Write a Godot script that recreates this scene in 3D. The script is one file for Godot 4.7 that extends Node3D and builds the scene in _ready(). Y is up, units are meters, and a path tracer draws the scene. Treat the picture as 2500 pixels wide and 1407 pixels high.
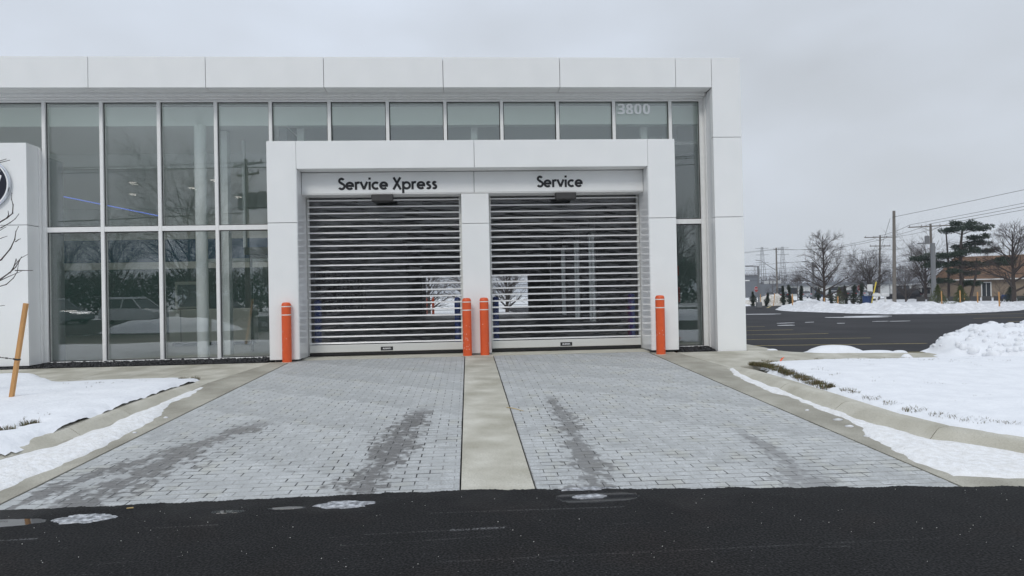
extends Node3D

# ---------------------------------------------------------------- mesh builder
class MB:
	var v := PackedVector3Array()
	var n := PackedVector3Array()
	var c := PackedColorArray()
	var ix := PackedInt32Array()
	var tint := Color(1, 1, 1)
	var tinted := false

	func tri(p: Vector3, q: Vector3, r: Vector3) -> void:
		var nn := (q - p).cross(r - p).normalized()
		var b := v.size()
		v.append(p); v.append(r); v.append(q)
		for k in 3:
			n.append(nn)
			c.append(tint)
			ix.append(b + k)

	func quad(p: Vector3, q: Vector3, r: Vector3, s: Vector3) -> void:
		var nn := (r - p).cross(s - q).normalized()
		var b := v.size()
		v.append(p); v.append(q); v.append(r); v.append(s)
		for k in 4:
			n.append(nn)
			c.append(tint)
		for k in [0, 2, 1, 0, 3, 2]:
			ix.append(b + k)

	func qo(p: Vector3, q: Vector3, r: Vector3, s: Vector3, cen: Vector3) -> void:
		if (r - p).cross(s - q).dot((p + q + r + s) * 0.25 - cen) >= 0.0:
			quad(p, q, r, s)
		else:
			quad(s, r, q, p)

	func to(p: Vector3, q: Vector3, r: Vector3, cen: Vector3) -> void:
		if (q - p).cross(r - p).dot((p + q + r) / 3.0 - cen) >= 0.0:
			tri(p, q, r)
		else:
			tri(r, q, p)

	func box(cen: Vector3, size: Vector3, bev := 0.0, bas := Basis.IDENTITY) -> void:
		var h := size * 0.5
		var b := minf(bev, minf(h.x, minf(h.y, h.z)) * 0.9)
		if b <= 0.0:
			var p := []
			for k in 8:
				p.append(cen + bas * Vector3(h.x if k & 1 else -h.x, h.y if k & 2 else -h.y, h.z if k & 4 else -h.z))
			for f in [[0, 1, 3, 2], [4, 5, 7, 6], [0, 1, 5, 4], [2, 3, 7, 6], [0, 2, 6, 4], [1, 3, 7, 5]]:
				qo(p[f[0]], p[f[1]], p[f[2]], p[f[3]], cen)
			return
		var px := []
		var py := []
		var pz := []
		for k in 8:
			var s := Vector3(1.0 if k & 1 else -1.0, 1.0 if k & 2 else -1.0, 1.0 if k & 4 else -1.0)
			px.append(cen + bas * Vector3(s.x * h.x, s.y * (h.y - b), s.z * (h.z - b)))
			py.append(cen + bas * Vector3(s.x * (h.x - b), s.y * h.y, s.z * (h.z - b)))
			pz.append(cen + bas * Vector3(s.x * (h.x - b), s.y * (h.y - b), s.z * h.z))
			to(px[k], py[k], pz[k], cen)
		qo(px[0], px[2], px[6], px[4], cen)
		qo(px[1], px[3], px[7], px[5], cen)
		qo(py[0], py[1], py[5], py[4], cen)
		qo(py[2], py[3], py[7], py[6], cen)
		qo(pz[0], pz[1], pz[3], pz[2], cen)
		qo(pz[4], pz[5], pz[7], pz[6], cen)
		for k in 8:
			if not (k & 1):
				qo(py[k], py[k | 1], pz[k | 1], pz[k], cen)
			if not (k & 2):
				qo(px[k], px[k | 2], pz[k | 2], pz[k], cen)
			if not (k & 4):
				qo(px[k], px[k | 4], py[k | 4], py[k], cen)

	func span(a: Vector3, b: Vector3, bev := 0.0) -> void:
		box((a + b) * 0.5, (b - a).abs(), bev)

	func tube(pts: Array, rad: Array, sides := 6, cap := true) -> void:
		var up := Vector3(0.13, 0.31, 0.94)
		var rings := []
		var m := pts.size()
		for i in m:
			var d: Vector3 = pts[mini(i + 1, m - 1)] - pts[maxi(i - 1, 0)]
			d = d.normalized()
			if absf(d.dot(up)) > 0.95:
				up = Vector3(0.9, 0.1, 0.3)
			var s := d.cross(up).normalized()
			var t := s.cross(d).normalized()
			up = t
			var b := v.size()
			for k in sides:
				var a := TAU * k / sides
				var o := s * cos(a) + t * sin(a)
				var pp: Vector3 = pts[i]
				var rr: float = rad[i]
				v.append(pp + o * rr)
				n.append(o)
				c.append(tint)
			rings.append(b)
		for i in m - 1:
			for k in sides:
				var k2 := (k + 1) % sides
				var a0: int = rings[i] + k
				var a1: int = rings[i] + k2
				var b0: int = rings[i + 1] + k
				var b1: int = rings[i + 1] + k2
				for q in [a0, a1, b1, a0, b1, b0]:
					ix.append(q)
		if cap:
			for e in [0, m - 1]:
				var cc: Vector3 = pts[e]
				var b: int = rings[e]
				for k in sides:
					var p: Vector3 = v[b + k]
					var q: Vector3 = v[b + (k + 1) % sides]
					var far: Vector3 = pts[1] if e == 0 else pts[m - 2]
					to(cc, p, q, far)

	func lathe(cen: Vector3, prof: Array, sides := 24, axis := Basis.IDENTITY) -> void:
		for i in prof.size() - 1:
			var a: Vector2 = prof[i]
			var b: Vector2 = prof[i + 1]
			var nn := Vector2(b.y - a.y, -(b.x - a.x)).normalized()
			var s0 := v.size()
			for k in sides + 1:
				var t := TAU * k / sides
				var d := Vector3(cos(t), 0, sin(t))
				for p in [a, b]:
					v.append(cen + axis * (d * p.x + Vector3.UP * p.y))
					n.append(axis * (d * nn.x + Vector3.UP * nn.y))
					c.append(tint)
			for k in sides:
				var q := s0 + k * 2
				for w in [q, q + 2, q + 3, q, q + 3, q + 1]:
					ix.append(w)

	func prism(poly: PackedVector2Array, z0: float, z1: float) -> void:
		var t := Geometry2D.triangulate_polygon(poly)
		var cen := Vector3.ZERO
		for p in poly:
			cen += Vector3(p.x, p.y, 0)
		cen = cen / poly.size() + Vector3(0, 0, (z0 + z1) * 0.5)
		for i in range(0, t.size(), 3):
			for z in [z0, z1]:
				var a := Vector3(poly[t[i]].x, poly[t[i]].y, z)
				var b := Vector3(poly[t[i + 1]].x, poly[t[i + 1]].y, z)
				var d := Vector3(poly[t[i + 2]].x, poly[t[i + 2]].y, z)
				to(a, b, d, Vector3(a.x, a.y, (z0 + z1) * 0.5))
		var cw := Geometry2D.is_polygon_clockwise(poly)
		for i in poly.size():
			var p := poly[i]
			var q := poly[(i + 1) % poly.size()]
			if cw:
				quad(Vector3(p.x, p.y, z1), Vector3(q.x, q.y, z1), Vector3(q.x, q.y, z0), Vector3(p.x, p.y, z0))
			else:
				quad(Vector3(p.x, p.y, z0), Vector3(q.x, q.y, z0), Vector3(q.x, q.y, z1), Vector3(p.x, p.y, z1))

	func leaf(p: Vector3, d: Vector3, w: Vector3) -> void:
		tri(p - w, p + w, p + d)

	func mesh() -> ArrayMesh:
		var a := []
		a.resize(Mesh.ARRAY_MAX)
		a[Mesh.ARRAY_VERTEX] = v
		a[Mesh.ARRAY_NORMAL] = n
		if tinted:
			a[Mesh.ARRAY_COLOR] = c
		a[Mesh.ARRAY_INDEX] = ix
		var m := ArrayMesh.new()
		m.add_surface_from_arrays(Mesh.PRIMITIVE_TRIANGLES, a)
		return m

# ---------------------------------------------------------------- small helpers
var M := {}
var used := {}
var rng := RandomNumberGenerator.new()
var NZ := FastNoiseLite.new()
var NF := FastNoiseLite.new()
var NC := FastNoiseLite.new()

func lin(r: float, g: float, b: float, a := 1.0) -> Color:
	var q := Color(r, g, b).linear_to_srgb()
	return Color(q.r, q.g, q.b, a)

func numbered(nm: String) -> String:
	used[nm] = used.get(nm, -1) + 1
	return nm if used[nm] == 0 else "%s_%03d" % [nm, used[nm]]

func put(parent: Node, nm: String, m: Mesh, mt: Material, pos := Vector3.ZERO, bas := Basis.IDENTITY) -> MeshInstance3D:
	var o := MeshInstance3D.new()
	o.name = numbered(nm) if parent == self else nm
	o.mesh = m
	o.material_override = mt
	o.transform = Transform3D(bas, pos)
	parent.add_child(o, true)
	return o

func tag(o: Node, label: String, cat := "", group := "") -> Node:
	o.set_meta("label", label)
	if cat:
		o.set_meta("category", cat)
	if group:
		o.set_meta("group", group)
	return o

func thing(nm: String, label: String, cat: String, pos := Vector3.ZERO, turn := 0.0, group := "") -> Node3D:
	var o := Node3D.new()
	o.name = numbered(nm)
	add_child(o)
	o.position = pos
	o.rotation.y = turn
	tag(o, label, cat, group)
	return o

func struct(nm: String, m: Mesh, mt: Material, label := "") -> MeshInstance3D:
	var o := put(self, nm, m, mt)
	o.set_meta("kind", "structure")
	if label:
		o.set_meta("label", label)
	return o

func mat(nm: String, col: Color, rough := 0.8, metal := 0.0, spec := 0.5) -> StandardMaterial3D:
	var m := StandardMaterial3D.new()
	m.resource_name = nm
	m.albedo_color = col
	m.roughness = rough
	m.metallic = metal
	m.metallic_specular = spec
	M[nm] = m
	return m

func noise(freq: float, oct: int, sd: int, type := FastNoiseLite.TYPE_SIMPLEX_SMOOTH) -> FastNoiseLite:
	var f := FastNoiseLite.new()
	f.noise_type = type
	f.frequency = freq
	f.fractal_octaves = oct
	f.fractal_type = FastNoiseLite.FRACTAL_FBM if oct > 1 else FastNoiseLite.FRACTAL_NONE
	f.seed = sd
	return f

func grain(size: int, f1: float, f2: float, w: float, ca: Color, cb: Color, sd: int, speck := 0.0, cs := Color(1, 1, 1)) -> ImageTexture:
	var a := noise(f1, 4, sd).get_seamless_image(size, size).get_data()
	var b := noise(f2, 2, sd + 7).get_seamless_image(size, size).get_data()
	var out := PackedByteArray()
	out.resize(size * size * 3)
	var r := RandomNumberGenerator.new()
	r.seed = sd
	for i in size * size:
		var t := (a[i] * w + b[i] * (1.0 - w)) / 255.0
		t = clampf((t - 0.5) * 1.6 + 0.5, 0.0, 1.0)
		var q := ca.lerp(cb, t)
		if speck > 0.0 and r.randf() < speck:
			q = q.lerp(cs, r.randf())
		out[i * 3] = int(clampf(q.r, 0, 1) * 255)
		out[i * 3 + 1] = int(clampf(q.g, 0, 1) * 255)
		out[i * 3 + 2] = int(clampf(q.b, 0, 1) * 255)
	return ImageTexture.create_from_image(Image.create_from_data(size, size, false, Image.FORMAT_RGB8, out))

func hgt(size: int, f: float, oct: int, sd: int) -> ImageTexture:
	return ImageTexture.create_from_image(noise(f, oct, sd).get_seamless_image(size, size))

func tri_tex(m: StandardMaterial3D, t: Texture2D, period: float, h: Texture2D = null, hs := 0.0) -> StandardMaterial3D:
	if t:
		m.albedo_texture = t
		m.albedo_color = Color(1, 1, 1)
	m.uv1_triplanar = true
	m.uv1_world_triplanar = true
	m.uv1_scale = Vector3.ONE / period
	if h:
		m.heightmap_enabled = true
		m.heightmap_texture = h
		m.heightmap_scale = hs
	return m

func gy(z: float) -> float:
	return -0.02 - 0.029 * z

func lot(x: float, z: float) -> float:
	var s := 0.53 * x - 0.848 * (z - 13.0)
	if s < 25.0:
		return -0.18 - 0.02 * (s - 13.0)
	return maxf(-0.42 - 0.007 * (s - 25.0), -0.88)

func poly_dist(p: Vector2, q: PackedVector2Array) -> float:
	var d := 1e9
	for i in q.size():
		d = minf(d, p.distance_squared_to(Geometry2D.get_closest_point_to_segment(p, q[i], q[(i + 1) % q.size()])))
	d = sqrt(d)
	return d if Geometry2D.is_point_in_polygon(p, q) else -d

func field(x0: float, x1: float, z0: float, z1: float, cell: float, base: Callable, thick: Callable) -> ArrayMesh:
	var nx := int((x1 - x0) / cell) + 1
	var nz := int((z1 - z0) / cell) + 1
	var t := PackedFloat32Array()
	var y := PackedFloat32Array()
	t.resize(nx * nz)
	y.resize(nx * nz)
	for j in nz:
		for i in nx:
			var x := x0 + i * cell
			var z := z0 + j * cell
			var k: float = thick.call(x, z)
			t[j * nx + i] = k
			y[j * nx + i] = base.call(x, z) + maxf(k, -0.06)
	var mb := MB.new()
	var id := PackedInt32Array()
	id.resize(nx * nz)
	id.fill(-1)
	for j in nz - 1:
		for i in nx - 1:
			var q := j * nx + i
			if t[q] < -0.04 and t[q + 1] < -0.04 and t[q + nx] < -0.04 and t[q + nx + 1] < -0.04:
				continue
			for w in [q, q + 1, q + nx, q + nx + 1]:
				if id[w] < 0:
					id[w] = mb.v.size()
					var wi: int = w % nx
					var wj: int = w / nx
					mb.v.append(Vector3(x0 + wi * cell, y[w], z0 + wj * cell))
					var dx := y[wj * nx + mini(wi + 1, nx - 1)] - y[wj * nx + maxi(wi - 1, 0)]
					var dz := y[mini(wj + 1, nz - 1) * nx + wi] - y[maxi(wj - 1, 0) * nx + wi]
					mb.n.append(Vector3(-dx, 2.0 * cell, -dz).normalized())
			for w in [q, q + 1, q + nx, q + 1, q + nx + 1, q + nx]:
				mb.ix.append(id[w])
	return mb.mesh()

func sheet(pts: Array) -> ArrayMesh:
	var mb := MB.new()
	var p2 := PackedVector2Array()
	for p in pts:
		p2.append(Vector2(p.x, p.z))
	var t := Geometry2D.triangulate_polygon(p2)
	for i in range(0, t.size(), 3):
		mb.to(pts[t[i]], pts[t[i + 1]], pts[t[i + 2]], (pts[t[i]] as Vector3) - Vector3(0, 5, 0))
	return mb.mesh()

# a slab in plan (x, z polygon) whose top follows f(x, z)
func slab(pl: PackedVector2Array, top: Callable, thick: float) -> ArrayMesh:
	var mb := MB.new()
	var t := Geometry2D.triangulate_polygon(pl)
	var P := func(q: Vector2, dn: float) -> Vector3: return Vector3(q.x, top.call(q.x, q.y) - dn, q.y)
	var cen := Vector2.ZERO
	for q in pl:
		cen += q / pl.size()
	var C3 := Vector3(cen.x, top.call(cen.x, cen.y) - thick * 0.5, cen.y)
	for i in range(0, t.size(), 3):
		mb.to(P.call(pl[t[i]], 0.0), P.call(pl[t[i + 1]], 0.0), P.call(pl[t[i + 2]], 0.0), C3 - Vector3(0, 3, 0))
	for i in pl.size():
		var a := pl[i]
		var b := pl[(i + 1) % pl.size()]
		mb.qo(P.call(a, 0.0), P.call(b, 0.0), P.call(b, thick), P.call(a, thick), Vector3(C3.x, (P.call(a, thick * 0.5) as Vector3).y, C3.z))
	return mb.mesh()

# ---------------------------------------------------------------- camera, sky, light
func make_sky() -> ImageTexture:
	var w := 1024
	var h := 512
	var im := Image.create(w, h, false, Image.FORMAT_RGBF)
	var cl := noise(1.3, 5, 41)
	var cl2 := noise(3.2, 4, 17)
	for j in h:
		var el := PI * (0.5 - (j + 0.5) / h)
		var up := smoothstep(0.25, 1.35, el)
		for i in w:
			var az := TAU * (i + 0.5) / w
			var d := Vector3(cos(az) * cos(el), sin(el) * 2.2, sin(az) * cos(el))
			var k := cl.get_noise_3dv(d) * 0.12 + cl2.get_noise_3dv(d) * 0.06
			var base := 0.630 + 0.33 * up + k * clampf(el * 5.0 + 0.15, 0.0, 1.0)
			var blue := 0.5 + 2.2 * k + 0.25 * smoothstep(0.05, 0.45, el)
			im.set_pixel(i, j, Color(base * (0.965 - 0.05 * blue), base * 1.01, base * (1.035 + 0.13 * blue)))
	return ImageTexture.create_from_image(im)

func setup_view() -> void:
	var cam := Camera3D.new()
	cam.name = "camera"
	cam.fov = 45.76
	cam.near = 0.05
	cam.far = 3000.0
	cam.position = Vector3(0, 1.17, 13.0)
	cam.rotation_degrees = Vector3(0.48, -3.7, -1.15)
	add_child(cam)
	cam.current = true
	var env := Environment.new()
	env.background_mode = Environment.BG_SKY
	var sky := Sky.new()
	var pm := PanoramaSkyMaterial.new()
	pm.panorama = make_sky()
	sky.sky_material = pm
	env.sky = sky
	env.tonemap_mode = Environment.TONE_MAPPER_LINEAR
	env.tonemap_exposure = 1.06
	env.sdfgi_enabled = true
	env.ssao_enabled = true
	env.ssil_enabled = true
	env.fog_enabled = true
	env.fog_density = 0.0005
	env.fog_light_color = Color(0.80, 0.83, 0.88)
	var we := WorldEnvironment.new()
	we.name = "world_environment"
	we.environment = env
	add_child(we)
	var sun := DirectionalLight3D.new()
	sun.name = "sun"
	sun.light_energy = 0.3
	sun.light_angular_distance = 18.0
	sun.light_color = Color(1.0, 0.985, 0.96)
	sun.shadow_enabled = true
	add_child(sun)
	sun.look_at_from_position(Vector3(-4.0, 9.5, 11.0), Vector3.ZERO)

func glass(nm: String, tintc: Color, a: float) -> StandardMaterial3D:
	var m := mat(nm, Color(tintc.r, tintc.g, tintc.b, a), 0.0)
	m.transparency = BaseMaterial3D.TRANSPARENCY_ALPHA
	return m

func make_materials() -> void:
	var hf := hgt(512, 0.05, 3, 5)
	var hg := hgt(512, 0.25, 2, 9)
	tri_tex(mat("white_panel", Color(1, 1, 1), 0.32), grain(256, 0.01, 0.2, 0.8, lin(0.83, 0.842, 0.838), lin(0.865, 0.873, 0.868), 3), 2.3, hgt(256, 0.012, 2, 4), 0.12)
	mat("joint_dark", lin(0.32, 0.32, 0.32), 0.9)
	tri_tex(mat("gloss_white", lin(0.78, 0.79, 0.80), 0.10), null, 1.0)
	tri_tex(mat("aluminium", Color(1, 1, 1), 0.38, 0.05), grain(256, 0.03, 0.3, 0.6, lin(0.80, 0.80, 0.785), lin(0.86, 0.86, 0.85), 13), 1.1)
	mat("slat_metal", lin(0.92, 0.92, 0.92), 0.28, 0.5)
	mat("rail_metal", lin(0.72, 0.72, 0.69), 0.42, 0.35)
	mat("gasket_and_shadow_gap", lin(0.012, 0.012, 0.013), 0.7)
	mat("black_plastic", lin(0.015, 0.015, 0.015), 0.45)
	mat("dark_box", lin(0.045, 0.043, 0.042), 0.5)
	mat("letter_black", lin(0.012, 0.013, 0.016), 0.5)
	mat("letter_white", lin(0.90, 0.91, 0.92), 0.5)
	mat("navy", lin(0.007, 0.009, 0.022), 0.3)
	mat("chrome", lin(0.6, 0.62, 0.66), 0.15, 0.9)
	glass("window_glass", lin(0.36, 0.72, 0.60), 0.009)
	glass("clear_strip", lin(0.12, 0.12, 0.13), 0.02)
	M.clear_strip.heightmap_enabled = true
	M.clear_strip.heightmap_texture = hgt(256, 0.012, 2, 55)
	M.clear_strip.heightmap_scale = 0.5
	M.clear_strip.uv1_triplanar = true
	M.clear_strip.uv1_world_triplanar = true
	M.clear_strip.uv1_scale = Vector3(0.5, 2.0, 0.5)
	# interior
	mat("ceiling_white", lin(0.82, 0.86, 0.84), 0.8)
	mat("wall_pale", lin(0.72, 0.76, 0.74), 0.8)
	mat("wall_dark", lin(0.15, 0.155, 0.16), 0.7)
	mat("wall_black", lin(0.03, 0.03, 0.032), 0.6)
	mat("wall_blue", lin(0.015, 0.05, 0.16), 0.6)
	mat("deck_dark", lin(0.24, 0.245, 0.25), 0.7)
	tri_tex(mat("floor_grey", Color(1, 1, 1), 0.5), grain(256, 0.02, 0.3, 0.7, lin(0.10, 0.105, 0.11), lin(0.15, 0.155, 0.16), 23), 3.0)
	tri_tex(mat("floor_tile", Color(1, 1, 1), 0.3), grain(256, 0.02, 0.3, 0.7, lin(0.20, 0.205, 0.20), lin(0.26, 0.265, 0.26), 24), 3.0)
	mat("desk_pale", lin(0.50, 0.49, 0.44), 0.5)
	mat("bumper_blue", lin(0.01, 0.035, 0.17), 0.5)
	mat("led_blue", Color(0, 0, 0), 0.5)
	M.led_blue.emission_enabled = true
	M.led_blue.emission = Color(0.35, 0.5, 1.0)
	M.led_blue.emission_energy_multiplier = 0.6
	mat("added_cove_tube", lin(0.8, 0.8, 0.8), 0.5)  # greenish glow of the added strip lights above the windows
	M.added_cove_tube.emission_enabled = true
	M.added_cove_tube.emission = Color(0.88, 1.0, 0.95)
	M.added_cove_tube.emission_energy_multiplier = 0.5
	mat("downlight_lens", lin(0.8, 0.8, 0.78), 0.5)
	M.downlight_lens.emission_enabled = true
	M.downlight_lens.emission = Color(1.0, 0.98, 0.94)
	M.downlight_lens.emission_energy_multiplier = 0.35
	# paving
	tri_tex(mat("concrete", Color(1, 1, 1), 0.85), grain(512, 0.008, 0.35, 0.55, lin(0.33, 0.31, 0.245), lin(0.61, 0.59, 0.52), 31, 0.03, lin(0.2, 0.19, 0.17)), 2.7, hg, 0.25)
	tri_tex(mat("concrete_damp", Color(1, 1, 1), 0.75), grain(512, 0.008, 0.3, 0.65, lin(0.25, 0.235, 0.19), lin(0.45, 0.43, 0.365), 37, 0.03, lin(0.14, 0.13, 0.11)), 3.1, hg, 0.25)
	tri_tex(mat("concrete_pale", Color(1, 1, 1), 0.85), grain(256, 0.01, 0.35, 0.6, lin(0.47, 0.45, 0.37), lin(0.58, 0.56, 0.48), 33), 2.0, hg, 0.2)
	mat("joint_black", lin(0.03, 0.029, 0.027), 0.95)
	tri_tex(mat("lot_asphalt", Color(1, 1, 1), 0.85, 0.0, 0.3), grain(512, 0.008, 0.3, 0.72, lin(0.020, 0.020, 0.022), lin(0.040, 0.039, 0.042), 43, 0.02, lin(0.08, 0.08, 0.08)), 17.0)
	tri_tex(mat("yellow_paint", Color(1, 1, 1), 0.7), grain(256, 0.03, 0.3, 0.6, lin(0.38, 0.30, 0.10), lin(0.50, 0.42, 0.20), 47), 1.5)
	tri_tex(mat("snow", Color(1, 1, 1), 0.75, 0.0, 0.3), grain(512, 0.012, 0.3, 0.7, lin(0.75, 0.765, 0.795), lin(0.83, 0.845, 0.87), 51), 2.1, hf, 0.8)
	tri_tex(mat("dirty_snow", Color(1, 1, 1), 0.8, 0.0, 0.3), grain(512, 0.03, 0.2, 0.7, lin(0.38, 0.34, 0.28), lin(0.86, 0.86, 0.85), 53, 0.06, lin(0.15, 0.12, 0.09)), 4.0, hf, 1.5)
	tri_tex(mat("slush", Color(1, 1, 1), 0.7, 0.0, 0.3), grain(512, 0.025, 0.2, 0.65, lin(0.70, 0.69, 0.67), lin(0.88, 0.89, 0.91), 52, 0.01, lin(0.25, 0.21, 0.16)), 1.3, hf, 1.0)
	tri_tex(mat("bank_snow", Color(1, 1, 1), 0.8, 0.0, 0.3), grain(512, 0.02, 0.15, 0.6, lin(0.50, 0.50, 0.51), lin(0.86, 0.87, 0.89), 54, 0.015, lin(0.2, 0.17, 0.13)), 5.0, hf, 2.0)  # grey grain paints shading of the lumps as well as plow dirt
	tri_tex(mat("ground_snow", Color(1, 1, 1), 0.9), grain(512, 0.01, 0.1, 0.6, lin(0.62, 0.63, 0.62), lin(0.82, 0.83, 0.85), 59), 37.0)
	tri_tex(mat("dead_lawn", Color(1, 1, 1), 0.95), grain(256, 0.05, 0.4, 0.5, lin(0.05, 0.045, 0.018), lin(0.13, 0.11, 0.05), 61), 0.8, hg, 1.0)
	tri_tex(mat("black_pebble", Color(1, 1, 1), 0.55), grain(256, 0.05, 0.3, 0.5, lin(0.010, 0.010, 0.011), lin(0.030, 0.030, 0.032), 63), 0.4)
	tri_tex(mat("ice", Color(1, 1, 1), 0.28), grain(256, 0.02, 0.15, 0.75, lin(0.10, 0.105, 0.115), lin(0.78, 0.80, 0.84), 71), 0.35, hgt(256, 0.03, 4, 71), 0.8)
	var wat := mat("water", lin(0.02, 0.021, 0.023), 0.03)
	wat.metallic_specular = 0.6
	tri_tex(mat("bollard_orange", Color(1, 1, 1), 0.42), grain(256, 0.02, 0.25, 0.7, lin(0.68, 0.095, 0.022), lin(0.76, 0.115, 0.028), 73), 0.9)
	mat("tape_white", lin(0.78, 0.76, 0.72), 0.5)
	# wood, metal, plants
	tri_tex(mat("stake_wood", Color(1, 1, 1), 0.8), grain(256, 0.03, 0.2, 0.6, lin(0.46, 0.23, 0.08), lin(0.60, 0.34, 0.14), 77), 0.4)
	M.stake_wood.uv1_scale = Vector3(9, 0.7, 9)
	tri_tex(mat("pole_wood", Color(1, 1, 1), 0.9), grain(256, 0.03, 0.25, 0.6, lin(0.12, 0.105, 0.09), lin(0.23, 0.21, 0.185), 79), 1.0)
	M.pole_wood.uv1_scale = Vector3(3, 0.25, 3)
	mat("pole_steel", lin(0.20, 0.205, 0.21), 0.5, 0.3)
	mat("wire_black", lin(0.02, 0.02, 0.02), 0.7)
	mat("bark", lin(0.055, 0.042, 0.036), 0.9)
	mat("bark_grey", lin(0.085, 0.072, 0.062), 0.9)
	mat("twig", lin(0.06, 0.045, 0.04), 0.9)
	mat("needle_pine", lin(0.022, 0.040, 0.020), 0.8)
	mat("needle_arb", lin(0.020, 0.032, 0.016), 0.8)
	mat("needle_light", lin(0.075, 0.092, 0.028), 0.8)
	mat("blade", Color(1, 1, 1), 0.9)
	M.blade.vertex_color_use_as_albedo = true
	mat("strap_black", lin(0.012, 0.012, 0.012), 0.6)
	# houses and cars
	tri_tex(mat("brick_tan", Color(1, 1, 1), 0.9), grain(256, 0.05, 0.3, 0.5, lin(0.20, 0.155, 0.11), lin(0.27, 0.215, 0.16), 83), 3.0)
	tri_tex(mat("shingle_brown", Color(1, 1, 1), 0.9), grain(256, 0.05, 0.3, 0.4, lin(0.10, 0.055, 0.032), lin(0.20, 0.115, 0.065), 85), 2.2)
	mat("trim_white", lin(0.66, 0.66, 0.65), 0.6)
	mat("pane_dark", lin(0.03, 0.035, 0.04), 0.08)
	mat("wall_offwhite", lin(0.50, 0.51, 0.51), 0.8)
	mat("wall_greyblue", lin(0.13, 0.14, 0.155), 0.7)
	mat("car_dark", lin(0.012, 0.013, 0.017), 0.15)
	mat("car_white", lin(0.72, 0.73, 0.74), 0.15)
	mat("car_silver", lin(0.28, 0.30, 0.33), 0.2, 0.5)
	mat("car_blue", lin(0.03, 0.06, 0.13), 0.2)
	mat("tyre", lin(0.015, 0.015, 0.015), 0.85)
	mat("rim_metal", lin(0.35, 0.35, 0.36), 0.3, 0.7)
	mat("lamp_red", lin(0.30, 0.01, 0.012), 0.25)
	mat("sign_red", lin(0.42, 0.015, 0.02), 0.5)
	mat("bin_blue", lin(0.008, 0.035, 0.12), 0.5)
	mat("guy_yellow", lin(0.68, 0.52, 0.06), 0.6)
	mat("flag_orange", lin(0.85, 0.13, 0.05), 0.7)
	mat("straw", lin(0.50, 0.37, 0.17), 0.9)
	mat("bench_red", lin(0.25, 0.03, 0.02), 0.6)
# ---------------------------------------------------------------- paving
func road_edge(x: float) -> float:
	return 8.03 + (0.0 if x < 0.0 else 0.125 * x * 0.9) + (-0.02 * x if x < 0.0 else 0.0)

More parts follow.
